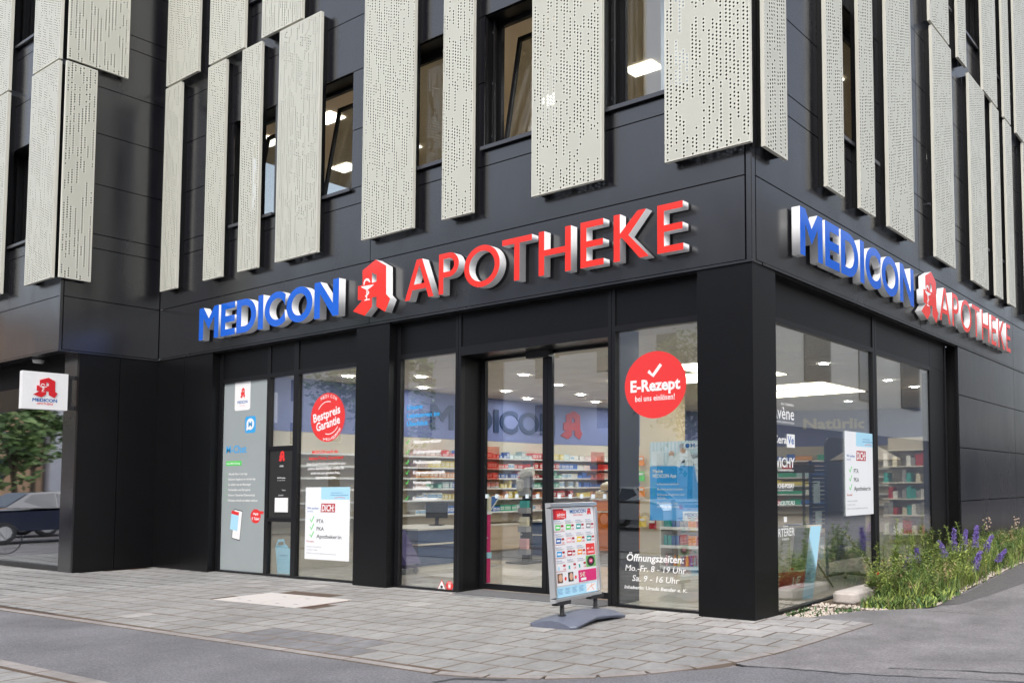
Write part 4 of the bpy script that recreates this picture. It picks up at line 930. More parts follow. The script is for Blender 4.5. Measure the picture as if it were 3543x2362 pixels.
for si, z in enumerate(SZ):
    s = 3.0; run = 0; ci = 0; pw = ph = .1
    while s < 15.5:
        if run <= 0: run = rs.randint(2, 7); ci = rs.choice([0, 0, 1, 2, 3, 4, 5, 6, 7, 2, 5, 3]); pw = rs.uniform(.05, .13); ph = rs.uniform(.07, .155)
        if rs.random() < .08: s += rs.uniform(.03, .15)
        p, d = along(s)
        if p is None: break
        n = Vector((d.y, -d.x)); a = math.atan2(d.y, d.x); q = p + n * .06; hh = min(.19, ph * rs.choice((1, 1, 1, 2 if ph < .09 else 1)))
        items.append((math.hypot(q.x - 4.99, q.y + 8.29), (ci, si), q.x, q.y, z + .001, a, .2 + rs.uniform(-.02, .02), pw - .004, hh)); s += pw; run -= 1
items.sort()
bulk = MB()
SHN = ['topmost', 'second highest', 'third highest', 'fourth highest', 'fifth highest', 'lowest']
for k, (dd, (ci, si), x, y, z, a, dx, dy, dz) in enumerate(items):
    if k < 285:
        o = obj('medicine_pack', pm[ci], None, (x, y, z), (0, 0, a - math.pi / 2)); o.scale = (dx, dy, dz)
        tag(o, f'small {PK[ci][1]} medicine pack on the {SHN[si]} board of the wall shelves', 'medicine pack', f'{PK[ci][1]} medicine packs on the {SHN[si]} board')
    else:
        c_, s_ = math.cos(a - math.pi / 2), math.sin(a - math.pi / 2); L = len(bulk.v)
        bulk.box(0, dx, 0, dy, z, z + dz, ci)
        for t in range(L, len(bulk.v)): vx, vy, vz = bulk.v[t]; bulk.v[t] = (x + vx * c_ - vy * s_, y + vx * s_ + vy * c_, vz)
o = bulk.build('medicine_packs', [MATS['pack_' + n.replace(' ', '_')] for _, n in PK]); tag(o, 'rows of small medicine packs on the far end of the wall shelves', 'medicine packs'); o['kind'] = 'stuff'

# ---- furniture and displays in the shop
def counter(name, label, x, y, lx, ly, m, cat='counter', top=.95, rot=0):
    c = empty(name, label, cat, (x, y, .012), (0, 0, rot))
    MB().box(0, lx, 0, ly, .10, top - .30).build('body', m, c); MB().box(0, lx, 0, ly, top - .27, top - .03).build('upper_body', m, c)
    MB().box(-.01, lx + .01, -.01, ly + .01, top - .30, top - .27).build('trim', M_SHELF, c); MB().box(-.04, lx + .04, -.04, ly + .04, top - .03, top).build('top', M_SHELF, c)
    MB().box(.03, lx - .03, .03, ly - .03, 0, .10).build('plinth', M_SHELF, c)
    return c
counter('sales_counter', 'navy blue sales counter with pale top seen through the glass left of the door', -9.6, 1.75, 1.6, 1.3, M_NAVY, top=.76)
counter('sales_counter', 'navy blue counter block behind the newspaper stand', -8.33, 4.5, 1.1, .8, M_NAVY, top=.80)
oc = counter('sales_counter', 'orange sales counter right of the doorway with cardboard dispensers', -7.80, 6.1, .90, .9, M_ORNG, top=1.22)
for i, (x, z, a) in enumerate(((-.46, 1.24, .25), (-.12, 1.24, .2), (-.3, 1.40, .3))):
    d = empty('cardboard_dispenser', ('tan open dispenser box at the left end of the orange counter', 'tan open dispenser box in the middle of the orange counter', 'tan open dispenser box standing on the others on the orange counter')[i], 'box', (-7.3 + x, 6.15, z + .01), (a, 0, 0))
    MB().box(0, .27, 0, .25, 0, .10).build('tray', mat('cardboard', (.55, .38, .2), .8), d); MB().box(.02, .25, .02, .23, .10, .13).build('leaflets', M_PCREAM, d)
# till monitors
for x, y, l in ((-7.45, 6.3, 'black till monitor on a slim stand on the orange counter'), (-8.75, 2.75, 'grey till monitor seen from behind on the navy counter')):
    t = empty('till_monitor', l, 'monitor', (x, y, .78 if x < -8 else 1.12), (0, 0, .5))
    MB().box(-.03, .03, -.02, .02, 0, .2).build('stem', M_BLKPL, t); MB().box(-.12, .12, -.09, .09, 0, .015).build('foot', M_BLKPL, t); MB().box(-.21, .21, -.03, .0, .14, .42).build('screen', M_BLKPL, t)
# newspaper tower
nt_ = empty('newspaper_stand', 'dark tower stand with newspapers and leaflets on a square foot inside the doorway', 'stand', (-7.62, 4.0, .012))
MB().box(-.11, .11, -.03, .03, .03, 1.98).build('column', M_BLKPL, nt_); MB().box(-.30, .26, -.28, .24, 0, .03).build('foot', M_BLKPL, nt_); MB().box(-.11, .11, -.035, -.031, 1.84, 1.93).build('red_header', M_PRED, nt_)
for z, h, m in ((1.36, .34, M_PGREY), (1.02, .20, M_PTEAL), (.66, .24, M_PCREAM), (.22, .26, M_PPINK)):
    MB().box(-.10, .14, -.16, -.04, z - .05, z + .06).build('tray', M_PGREY, nt_); MB().box(-.08, .12, -.13, -.06, z, z + h).build('leaflets', m, nt_)
b = MB(); b.tube([(-.06 , -.10, 1.42), (-.05, -.14, 1.62), (.0, -.15, 1.72), (.10, -.12, 1.78), (.22, -.06, 1.78)], .09, 8); b.build('rolled_newspaper', mat('newsprint', (.55, .53, .48), .8, noise=.5, nscale=40), nt_)
# info stand with slanted board
st_ = empty('info_stand', 'slim silver floor stand with slanted leaflet board just inside the left of the doorway', 'stand', (-7.80, 3.2, .012), (0, 0, -.3))
b = MB(); b.tube([(0, 0, .01), (0, 0, .98)], .025, 10); b.build('pole', M_CHROME, st_); MB().box(-.24, .24, -.18, .18, 0, .012).build('foot', M_CHROME, st_); o = MB().box(-.17, .17, -.24, .24, 0, .01).build('board', M_PWHITE, st_, (0, 0, 1.12), (R_(55), 0, 0)); MB().box(-.15, .15, -.22, .22, .011, .013).build('leaflet', M_PBLUE, st_, (0, 0, 1.12), (R_(55), 0, 0))
# magenta display column
mc = empty('display_column', 'tall magenta cardboard display column with dots at the left edge of the doorway', 'display', (-5.83, 1.16, .012))
MB().box(0, .26, 0, .06, 0, 1.06).build('body', M_PMAG, mc)
for k in range(14): MB().box(.03 + rs.random() * .2, .045 + rs.random() * .2 + .03, -.003, 0, .06 + k * .07, .075 + k * .07).build('dot', M_PWHITE, mc) if k % 2 else MB().box(.19, .205, -.003, 0, .06 + k * .07, .075 + k * .07).build('dot', M_PCREAM, mc)
MB().box(-.01, .27, -.006, .07, .38, .47).build('label_band', M_PSKY, mc); MB().box(-.01, .27, -.006, .07, 1.06, 1.11).build('label_band', M_PWHITE, mc); MB().box(.0, .27, .0, .06, 1.11, 1.34).build('header', M_PCREAM, mc)
# clear red sheets added to lay a faint pink tint over the shelves
M_TRED = glass('red_tint_sheet', 0.04, (.97, .68, .64))

for x, y, z0, z1, l in ((-9.92, 5.12, 1.27, 2.40, 'tall red tint sheet in front of the shelves at the left of the doorway'), (-9.62, 8.35, 1.3, 2.36, 'tall red tint sheet in front of the shelves at the right of the doorway')):
    e = empty('tint_sheet', l, 'panel', (x, y, 0)); MB().box(-.003, .003, -.25, .25, z0 + .25, z1).build('sheet', M_TRED, e)
# cardboard cut-out person on the right
cp = empty('cardboard_figure', 'cardboard cutout of a long haired woman in a dark jacket holding a blue sheet', 'cutout', (-6.35, 8.2, .9), (0, 0, R_(32)))
S_ = [(-.22, 0), (.20, 0), (.24, .30), (.20, .62), (.12, .70), (.14, .90), (.06, 1.0), (-.05, 1.0), (-.12, .9), (-.10, .70), (-.20, .62), (-.26, .3)]
o = obj('body', curve_mesh([S_], .01, mats=(mat('dark_jacket', (.03, .03, .035), .7),), name='body'), cp, (0, 0, 0), (R_(90), 0, 0)); o = obj('face', curve_mesh([ell(0, .86, .065, .085)], .004, mats=(M_PSKIN,), name='face'), cp, (0, -.012, 0), (R_(90), 0, 0))
o = obj('hair', curve_mesh([band([(-.09, .62), (-.10, .85), (-.04, .97), (.05, .97), (.10, .85), (.11, .60)], .06)], .004, mats=(mat('brown_hair', (.16, .09, .04), .7),), name='hair'), cp, (0, -.016, 0), (R_(90), 0, 0)); MB().box(-.42, -.10, -.03, -.02, .25, .72).build('blue_sheet', M_PCYAN, cp)
# purple basket trolley
tr = empty('basket_trolley', 'small dark purple wheeled shopping trolley behind the glass left of the door', 'shopping trolley', (-8.1, 1.40, .012), (0, 0, .3))
M_PUR = mat('purple_plastic', (.05, .035, .16), .5); b = MB(); b.face([(-.2, -.2, .12), (.34, -.2, .17), (.0, -.2, .75), (-.2, -.2, .75)]); b.face([(-.2, .2, .12), (.34, .2, .17), (.0, .2, .75), (-.2, .2, .75)]); b.box(-.2, .34, -.2, .2, .11, .13); b.face([(-.2, -.2, .12), (-.2, .2, .12), (-.2, .2, .75), (-.2, -.2, .75)]); b.face([(.34, -.2, .17), (.34, .2, .17), (0, .2, .75), (0, -.2, .75)]); b.build('basket', M_PUR, tr)
for x in (-.15, .26):
    for y in (-.16, .16): b = MB(); b.tube([(x, y - .015, .05), (x, y + .015, .05)], .05, 12); b.build('wheel', M_PGREY, tr)
b = MB(); b.tube([(-.2, -.18, .7), (-.28, -.18, .98), (-.28, .18, .98), (-.2, .18, .7)], .012, 6); b.build('handle', M_PUR, tr)
# right window: display wall with hanging bags and a low shelf rack
dw = empty('display_wall', 'tall cream display pillar with hooks behind the glass by the opening hours', 'pillar', (-6.40, 6.0, .012))
MB().box(0, .95, 0, .3, 0, 3.5).build('panel', M_IWALL, dw); MB().box(-.08, -.04, -.03, 0, 0, 3.5).build('post', M_SBACK, dw)
for i, (dx, z, m) in enumerate(((-.30, 1.95, M_PRED), (.09, 1.92, M_PORANGE), (.10, 1.60, M_PGREEN), (.14, .66, M_PYEL), (.40, .62, M_PDRED), (-.28, 1.0, M_PMAG), (.10, 1.28, M_PORANGE), (-.28, .62, M_PRED))):
    g = empty('sweets_bag', ('red', 'orange', 'green', 'yellow', 'dark red', 'magenta', 'orange and brown', 'bright red')[i] + ' bag of herbal sweets hanging on the cream pillar', 'bag', (-6.40 + dx, 5.93, z), group='sweets bags hanging on the pillar')
    MB().box(-.09, .09, -.03, .0, 0, .20, top=.012).build('bag', m, g); MB().box(-.07, .07, -.034, -.031, .12, .17).build('bag_label', M_PWHITE, g)
rk = empty('glass_rack', 'white rack of three shelves with cosmetics behind the opening hours glass', 'shelf', (-4.36, 4.0, .012))
for z in (.06, .42, .74): MB().box(0, 1.5, 0, .32, z, z + .025).build('shelf_board', M_SHELF, rk); MB().box(0, 1.5, -.006, 0, z - .02, z + .03).build('price_strip', M_PWHITE, rk)
MB().box(0, 1.5, .32, .34, .0, 1.0).build('back', M_SBACK, rk); MB().box(.0, .02, 0, .32, 0, .9).build('side', M_SHELF, rk); MB().box(1.48, 1.5, 0, .32, 0, .9).build('side', M_SHELF, rk)
cols_ = [M_PTEAL, M_PBLUE, M_PGREY, M_PORANGE, M_PDRED, M_PYEL, M_PPINK, M_PWHITE]; nm_ = ['teal', 'blue', 'grey', 'orange', 'dark red', 'yellow', 'pink', 'white']
bx_ = [MB().box(-.035, .035, -.04, .04, 0, .17).mesh('cosmetics_box', m) for m in cols_]
bt_ = []
for m in cols_: b = MB(); b.tube([(0, 0, 0), (0, 0, .13), (0, 0, .15)], .03, 10, r1=.022); b.tube([(0, 0, .15), (0, 0, .19)], .014, 8); bt_.append(b.mesh('bottle', m))
for z, src, nm in ((.085, bt_, 'bottle'), (.445, bx_, 'cosmetics_box'), (.765, bx_, 'cosmetics_box')):
    for i in range(16):
        c = rs.randint(0, 7) if z < .3 else (i // 2) % 8
        o = obj(nm, src[c], None, (-4.28 + i * .088, 4.10, z + .013)); tag(o, f'small {nm_[c]} {"bottle" if nm == "bottle" else "carton"} on the {"lowest" if z < .3 else "middle" if z < .6 else "top"} shelf of the white rack', 'bottle' if nm == 'bottle' else 'carton', 'cosmetics on the white rack')
# side window displays
ts = empty('tripod_stand', 'dark tripod stand with a black camera-like head behind the side window', 'tripod', (-.95, 2.98, .012))
b = MB(); b.tube([(0, 0, .45), (0, 0, 1.68)], .022, 8); b.build('pole', M_BLKPL, ts)
for a in (0.3, 2.4, 4.5): b = MB(); b.tube([(0, 0, .62), (.42 * math.cos(a), .42 * math.sin(a), .01)], .014, 6); b.build('leg', M_BLKPL, ts)
MB().box(-.16, .16, -.05, .05, 1.66, 1.78).build('head', M_BLKPL, ts)
for z in (.9, 1.2, 1.5): MB().box(0, .22, -.01, .01, z, z + .015).build('clip_arm', M_BLKPL, ts)
for k, (y, z) in enumerate(((.0, 1.22), (.05, .78), (.1, .40))): o = MB().box(.16, .165, y, y + .2, z, z + .32).build('leaflet_holder', M_FROST, ts)
dt = empty('navy_display', 'tall navy roll-up display with a rounded top behind the side window', 'display', (-.95, 4.38, .012), (0, 0, R_(88))); dt.scale = (1.5, 1, 1.08)
obj('board', curve_mesh([[(-.45, .28), (.45, .28)] + ell(.33, 1.93, .12, .12, 6, 0, 90) + ell(-.33, 1.93, .12, .12, 6, 90, 180)], .03, mats=(mat('display_navy', (.03, .045, .09), .5),), name='board'), dt, (0, 0, 0), (R_(90), 0, 0))
MB().box(-.03, .03, -.03, .03, .06, .3).build('stem', M_BLKPL, dt)
for a in range(5): MB().tube([(0, 0, .08), (.32 * math.cos(a * 1.257), .32 * math.sin(a * 1.257), .05)], .02, 6).build('foot', M_BLKPL, dt)
text('Hansaplast', dt, -.3, 0, .6, .08, M_PGREY, 0).rotation_euler = (R_(90), 0, 0); dt.children[-1].location = (0, -.035, 1.75)
sl_ = empty('slatted_chair', 'dark blue slatted massage chair back behind the side window', 'chair', (-.95, 3.46, .012), (0, 0, R_(85))); sl_.scale = (1, 1, 1.06)
for k in range(15): MB().box(-.22, .22, -.03, .0, .86 + k * .058, .905 + k * .058).build('slat', M_NAVY, sl_)
MB().box(-.24, -.21, -.02, .02, .1, 1.74).build('post', M_NAVY, sl_); MB().box(.21, .24, -.02, .02, .1, 1.74).build('post', M_NAVY, sl_); MB().box(-.26, .26, -.02, .45, .78, .84).build('seat', M_NAVY, sl_)
ep = empty('easel_poster', 'leaning poster board with a dark red price panel behind the side window', 'poster', (-.62, 1.20, .02), (R_(12), 0, R_(62)))
MB().box(0, .78, 0, .02, 0, .98).build('board', mat('poster_beige', (.50, .44, .36), .6), ep); MB().box(.02, .70, -.004, 0, .16, .38).build('red_panel', M_PDRED, ep); MB().box(.38, .60, -.004, 0, .40, .95).build('green_photo', mat('dark_green_photo', (.05, .09, .05), .6, noise=.6, nscale=9), ep); MB().box(.61, .77, -.004, 0, .0, .97).build('pale_blue_stripe', M_PSKY, ep)
t = text('5€', ep, .08, 0, .15, .11, M_PCREAM, 0, bold=.02); t.rotation_euler = (R_(90), 0, 0); t.location = (0, -.006, .22); t = text('1€', ep, .42, 0, .13, .11, M_PCREAM, 0, bold=.02); t.rotation_euler = (R_(90), 0, 0); t.location = (0, -.006, .20)
rc = empty('side_shelf', 'pale shelf unit with folders and boxes deep inside behind the second side window pane', 'shelf', (-2.4, 9.4, .012))
for z in (.4, .8, 1.15, 1.5, 1.85, 2.2): MB().box(0, 1.8, 0, .35, z, z + .025).build('shelf_board', M_SHELF, rc)
MB().box(0, 1.8, .35, .37, 0, 2.5).build('back', M_SBACK, rc)
for z in (.425, .825, 1.175, 1.525, 1.875):
    for i in range(17):
        if rs.random() < .2: continue
        m = rs.choice([M_PWHITE, M_PTEAL, M_PDRED, M_PGREY, M_PCREAM]); h = rs.uniform(.14, .29); MB().box(.02 + i * .105, .115 + i * .105, .03, .28, z, z + h).build('folder', m, rc)
parasol = None

# ================================================================== PAVEMENT STAND
ps = empty('pavement_sign', 'silver framed spring-mounted advertising board with offer poster on a grey base before the door', 'advertising board', (-1.70, -.98, 0), (0, 0, 0))
ad = Vector((-.066, .615, 0)).normalized(); aa = math.atan2(ad.y, ad.x)      # direction of the board's width
# base (moulded plastic), local: long axis along board direction
BW, BL = .30, .50
def base_pt(u, v, z): return (u * ad.x + v * ad.y, u * ad.y - v * ad.x, z)
b = MB(); NU = 24
prof = []
for i in range(NU + 1):
    u = -BL + 2 * BL * i / NU; wv = BW - .05 * (1 - abs(u) / BL) ** 2 * 1.4 - (.06 if abs(u) > BL - .03 else 0)
    zc = .125 - .045 * (abs(u) / BL) ** 2; zb = .0 if abs(u) > .34 * BL * 1.2 else .03
    zb = .0 if .42 < abs(u) < .62 else (.035 * max(0, 1 - (abs(u) / .42) ** 3) if abs(u) <= .42 else .02)
    prof.append([(-wv, zb), (-wv - .012, zc - .062), (-wv, zc - .05), (-wv * .5, zc - .012), (0, zc), (wv * .5, zc - .012), (wv, zc - .05), (wv + .012, zc - .062), (wv, zb)])
for i in range(NU):
    for j in range(8):
        u0, u1 = -BL + 2 * BL * i / NU, -BL + 2 * BL * (i + 1) / NU
        b.face([base_pt(u0, *prof[i][j]), base_pt(u1, *prof[i + 1][j]), base_pt(u1, *prof[i + 1][j + 1]), base_pt(u0, *prof[i][j + 1])])
for i, u in ((0, -BL), (NU, BL)): b.face([base_pt(u, *q) for q in (prof[i] if i else prof[i][::-1])])
o = b.build('base', M_PLGREY, ps)
for k in (-1, 1):
    sp_ = MB(); u = k * .308
    c = base_pt(u, 0, 0)
    pts = [(c[0] + .021 * math.cos(t * 1.1) + dx, c[1] + .021 * math.sin(t * 1.1), .10 + t * .0018) for t in range(0, 70) for dx in (0,)]
    sp_.tube(pts, .006, 5); sp_.build('spring', M_BLKPL, ps)
    b = MB(); b.tube([(c[0], c[1], .085), (c[0], c[1], .24)], .015, 8); b.build('spring_core', M_BLKPL, ps)
    b = MB(); b.tube([(c[0], c[1], .112), (c[0], c[1], .117)], .045, 14); b.build('collar', M_BLKPL, ps)
    q0 = base_pt(u - .11, -.0, 0); q1 = base_pt(u + .11, 0, 0); b = MB()
    A = [base_pt(u - .12, -.045, .225), base_pt(u + .12, -.045, .225), base_pt(u + .12, .03, .225), base_pt(u - .12, .03, .225)]; A2 = [(x, y, .265) for x, y, z in A]
    b.face(A[::-1]); b.face(A2)
    for t in range(4): b.face([A[t], A[(t + 1) % 4], A2[(t + 1) % 4], A2[t]])
    b.build('bracket', M_BLKPL, ps)
# board frame group; local plane x = along ad, y = up (leaning back), z = towards the viewer
nrm = Vector((ad.y, -ad.x, 0)); lean = R_(4.2)
upv = (Vector((0, 0, 1)) * math.cos(lean) - nrm * math.sin(lean)).normalized(); nv = ad.cross(upv).normalized()
RM = Matrix((ad, upv, nv)).transposed()
BWd, BHt = .87, 1.08
base0 = Vector((0, 0, .247)) + ad * (-.435 - .03)
def bobj(b, name, m, off=0): o = b.build(name, m, ps, base0 + nv * off); o.rotation_euler = RM.to_euler(); return o
f = MB(); t = .055
def bev(b, x0, x1, y0, y1, inner):
    pass
for (x0, x1, y0, y1) in ((0, BWd, 0, t), (0, BWd, BHt - t, BHt), (0, t, t, BHt - t), (BWd - t, BWd, t, BHt - t)):
    b = MB(); b.box(x0, x1, y0, y1, -.035, .030, top=.010); bobj(b, 'frame_profile', M_CHROME)
bobj(MB().box(.01, BWd - .01, .01, BHt - .01, -.034, -.03), 'back_sheet', M_PGREY)
PO = MB().box(t, BWd - t, t, BHt - t, -.005, .004).build('poster', mat('leaflet_white', (.76, .76, .78), .3), ps, base0); PO.rotation_euler = RM.to_euler()
pw_, ph_ = BWd - 2 * t, BHt - 2 * t
PP = bpy.data.objects.new('poster_print', None); COL.objects.link(PP); PP.parent = ps; PP.location = base0 + ad * t + upv * t + nv * .005; PP.rotation_euler = RM.to_euler()
X = lambda a: a * pw_; Y = lambda a: a * ph_
rect(PP, X(0), X(.27), Y(.865), Y(.985), M_PDRED, .001); rect(PP, X(.09), X(.33), Y(.875), Y(.965), M_PRED, .0014)
text('aktiv', PP, X(.115), Y(.905), X(.19), Y(.032), M_PWHITE, .0018, bold=.02, shear=.1); text('für Ihre Gesundheit', PP, X(.115), Y(.885), X(.19), Y(.009), M_PWHITE, .0018, bold=.02)
text('MEDICON', PP, X(.42), Y(.930), X(.39), Y(.040), M_PBLUE, .0014, bold=.02); text('APOTHEKE', PP, X(.50), Y(.898), X(.23), Y(.018), M_PRED, .0014); logo(PP, X(.83), Y(.905), X(.115), Y(.075), 0, M_PRED, None, None, .0014)
rect(PP, 0, X(.03), Y(.13), Y(.87), M_PMAG, .001); rect(PP, 0, X(.03), Y(.74), Y(.865), M_PBLUE, .0014); rect(PP, 0, X(.03), Y(.13), Y(.30), M_PORANGE, .0014)
prods = [(M_PGREEN, M_PGREEN, M_PTEAL, M_PGREY), (M_PBLUE, M_PPINK, M_PYEL, M_PTEAL), (M_PCYAN, M_PDRED, M_PORANGE, None), (M_PSKY, M_PTEAL, M_PTEAL, None)]
for r in range(4):
    for c in range(4):
        x, y = .05 + c * .245, .735 - r * .148
        if prods[r][c] is None: continue
        text(('Bromelain', 'Pantozol', 'Cetirizin', 'Zyrtec', 'Magnesium', 'Fenistil', 'Vomex', 'Hylo', 'Dobensan', 'Cystinol', 'Vitamin', 'x', 'Ibuprofen', 'Salbe', 'Nasenspray', 'x')[r * 4 + c], PP, X(x), Y(y + .108), X(.13), Y(.010), M_PBLUE, .0014, bold=.01)
        rect(PP, X(x), X(x + .19), Y(y + .093), Y(y + .096), M_PGREY, .0012); rect(PP, X(x), X(x + .15), Y(y + .084), Y(y + .087), M_PGREY, .0012)
        if r == 3: rect(PP, X(x + .02), X(x + .07), Y(y + .005), Y(y + .075), M_PWHITE, .0012); rect(PP, X(x + .025), X(x + .062), Y(y + .01), Y(y + .05), prods[r][c], .0016)
        else: poly(PP, [(X(x + .01), Y(y + .012)), (X(x + .125), Y(y + .012)), (X(x + .135), Y(y + .068)), (X(x + .02), Y(y + .072))], prods[r][c], .0014); rect(PP, X(x + .03), X(x + .11), Y(y + .03), Y(y + .05), M_PWHITE, .0018)
        rect(PP, X(x + .142), X(x + .20), Y(y + .045), Y(y + .068), M_PDRED, .0018); text(('5,49', '8,98', '3,48', '9,90')[c], PP, X(x + .145), Y(y + .008), X(.055), Y(.016), M_PRED, .0018, bold=.01)
    if r < 4: rect(PP, X(.03), X(.27), Y(.735 - r * .148 - .006), Y(.735 - r * .148 - .002), M_PDRED, .0016)
rect(PP, X(.765), X(.985), Y(.435), Y(.565), M_PRED, .0014); text('8€ - 1€', PP, X(.79), Y(.50), X(.16), Y(.02), M_PWHITE, .0018, bold=.02); rect(PP, X(.80), X(.96), Y(.455), Y(.475), M_PPINK, .0018)
rect(PP, X(.75), X(.99), Y(.295), Y(.425), mat('leaf_green', (.16, .42, .12), .5), .0014); poly(PP, ell(X(.87), Y(.36), X(.095), Y(.058)), M_PBLACK, .0018); poly(PP, ell(X(.87), Y(.362), X(.045), Y(.028)), M_PMAG, .0022); text('5€', PP, X(.84), Y(.353), X(.06), Y(.018), M_PWHITE, .0026, bold=.02)
for x, m in ((.05, mat('dark_brown_print', (.16, .08, .05), .5)), (.30, M_PBLACK)): rect(PP, X(x), X(x + .12), Y(.16), Y(.265), m, .0014); poly(PP, ell(X(x + .07), Y(.215), X(.042), Y(.042)), M_PSKIN, .0018)
poly(PP, ell(X(.235), Y(.20), X(.025), Y(.02)), M_PRED, .0018); poly(PP, ell(X(.475), Y(.20), X(.025), Y(.02)), M_PRED, .0018)
rect(PP, X(.545), X(.99), Y(.135), Y(.27), M_PMAG, .0014); text('5€', PP, X(.58), Y(.195), X(.13), Y(.045), M_PCREAM, .0018, bold=.02); rect(PP, X(.60), X(.73), Y(.15), Y(.18), M_PWHITE, .0018)
rect(PP, X(.01), X(.99), Y(.0), Y(.115), M_PSKY, .0012); rect(PP, X(.72), X(.97), Y(.01), Y(.105), M_PWHITE, .0016); poly(PP, band([(X(.74), Y(.03)), (X(.83), Y(.07)), (X(.94), Y(.09))], .006), M_PORANGE, .002); poly(PP, band([(X(.86), Y(.10)), (X(.85), Y(.06)), (X(.91), Y(.02))], .006), M_PRED, .002)
for c in range(4):
    for k in range(5): rect(PP, X(.05 + c * .165), X(.05 + c * .165 + .11 - .01 * (k % 3)), Y(.09 - k * .014), Y(.094 - k * .014), M_PBLUE, .0016)
for k in range(3): rect(PP, X(.02), X(.98 - .1 * k), Y(.128 - k * .005), Y(.1295 - k * .005), M_PGREY, .0014)

# ================================================================== PLANTED VERGE
M_GRASS = mat('weed_green', (0.13, 0.20, 0.045), 0.6, noise=.45, nscale=6); M_GRASS2 = mat('weed_yellow_green', (0.25, 0.31, 0.07), 0.6, noise=.4, nscale=6); M_DRY = mat('dry_stalk', (0.30, 0.23, 0.12), 0.7); M_STEM = mat('plant_stem', (0.12, 0.11, 0.04), 0.6)
M_PURP = mat('purple_bloom', (0.19, 0.13, 0.42), 0.6, rnd=.1); M_LEAFD = mat('leaf_dark', (0.055, 0.115, 0.03), 0.5, noise=.4, nscale=5)
rg = random.Random(5)
def edge_x(y):  # street-side edge of the verge
    pts = [(.46, .10), (.8, .45), (1.38, .68), (1.8, 1.12), (2.2, 1.29), (3.5, 1.26), (5, 1.22), (6.5, 1.22), (9, 1.6), (17, 1.9)]
    for (y0, x0), (y1, x1) in zip(pts, pts[1:]):
        if y <= y1: return x0 + (x1 - x0) * max(0, (y - y0) / (y1 - y0))
    return 1.6
b = MB(); ys = [.46, .8, 1.38, 1.8, 2.2, 2.8, 3.5, 4.2, 5, 5.8, 6.5, 8, 10, 13, 17]
for y0, y1 in zip(ys, ys[1:]):
    for k in range(3):
        f0, f1 = k / 3, (k + 1) / 3
        P4 = [(-.115 + (edge_x(y0) + .115) * f0, y0), (-.115 + (edge_x(y0) + .115) * f1, y0), (-.115 + (edge_x(y1) + .115) * f1, y1), (-.115 + (edge_x(y1) + .115) * f0, y1)]
        b.face([(x, y, ground_h(x, y) - .012 + (.05 * math.sin(math.pi * min(1, (x + .1) / 1.3)) if y > 2 else -.02 if y < 1.5 else 0)) for x, y in P4])
struct(b.build('verge_soil', M_SOIL))
def vz(x, y): return ground_h(x, y) - .012 + (.05 * math.sin(math.pi * max(0, min(1, (x + .1) / 1.3))) if y > 2 else -.02 if y < 1.5 else 0)
# gravel
M_GRAV = mat('pale_gravel', (0.50, 0.44, 0.38), 0.9, noise=.35, nscale=35)
b = MB()
def pebble(x, y, z, r):
    k = len(b.v); a0 = rg.random() * 6; P6 = [(x + r * math.cos(a0 + j * 1.2566) * rg.uniform(.7, 1.2), y + r * math.sin(a0 + j * 1.2566) * rg.uniform(.7, 1.2), z) for j in range(5)]
    t = (x + rg.uniform(-.3, .3) * r, y, z + r * rg.uniform(.6, 1.1)); 
    for j in range(5): b.face([P6[j], P6[(j + 1) % 5], t])
for _ in range(2200):
    u = rg.random()
    if u < .45: y = rg.uniform(.50, 1.75); x = rg.uniform(-.08, edge_x(y) - .01)
    elif u < .85: y = rg.uniform(1.9, 3.3); x = edge_x(y) - abs(rg.gauss(0, .14))
    else: y = rg.uniform(3.2, 7); x = edge_x(y) - abs(rg.gauss(0, .05))
    pebble(x, y, vz(x, y) - .002, rg.uniform(.008, .022))
o = b.build('gravel', M_GRAV); o['kind'] = 'stuff'; tag(o, 'pale gravel along the edge of the weedy verge', 'gravel')
def leaf_quad(bb, p, az, el, L, wd, mi):
    d = Vector((math.cos(az) * math.cos(el), math.sin(az) * math.cos(el), math.sin(el))); s = Vector((-math.sin(az), math.cos(az), 0)) * wd / 2; p = Vector(p); m_ = p + d * L * .5 + Vector((0, 0, -.02 * L)); e_ = p + d * L + Vector((0, 0, -.15 * L))
    bb.face([p, m_ + s, e_, m_ - s], mi)
# grass and low weeds
def blade(bb, x, y, z, h, wd, lean, az, mi):
    dx, dy = math.cos(az), math.sin(az); px, py = -dy * wd / 2, dx * wd / 2; q = []
    for t in (0, .4, .75): 
        ox = lean * h * t * t; q.append((x + dx * ox, y + dy * ox, z + h * t * (1 - .25 * lean * t)))
    tip = (x + dx * lean * h, y + dy * lean * h, z + h * (1 - .25 * lean))
    for (a, c), s0, s1 in (((q[0], q[1]), 1, .8), ((q[1], q[2]), .8, .5)):
        bb.face([(a[0] - px * s0, a[1] - py * s0, a[2]), (a[0] + px * s0, a[1] + py * s0, a[2]), (c[0] + px * s1, c[1] + py * s1, c[2]), (c[0] - px * s1, c[1] - py * s1, c[2])], mi)
    bb.face([(q[2][0] - px * .5, q[2][1] - py * .5, q[2][2]), (q[2][0] + px * .5, q[2][1] + py * .5, q[2][2]), tip], mi)
b = MB()
clumps = [(rg.uniform(.0, 1.15), rg.uniform(1.5, 9.5)) for _ in range(420)]
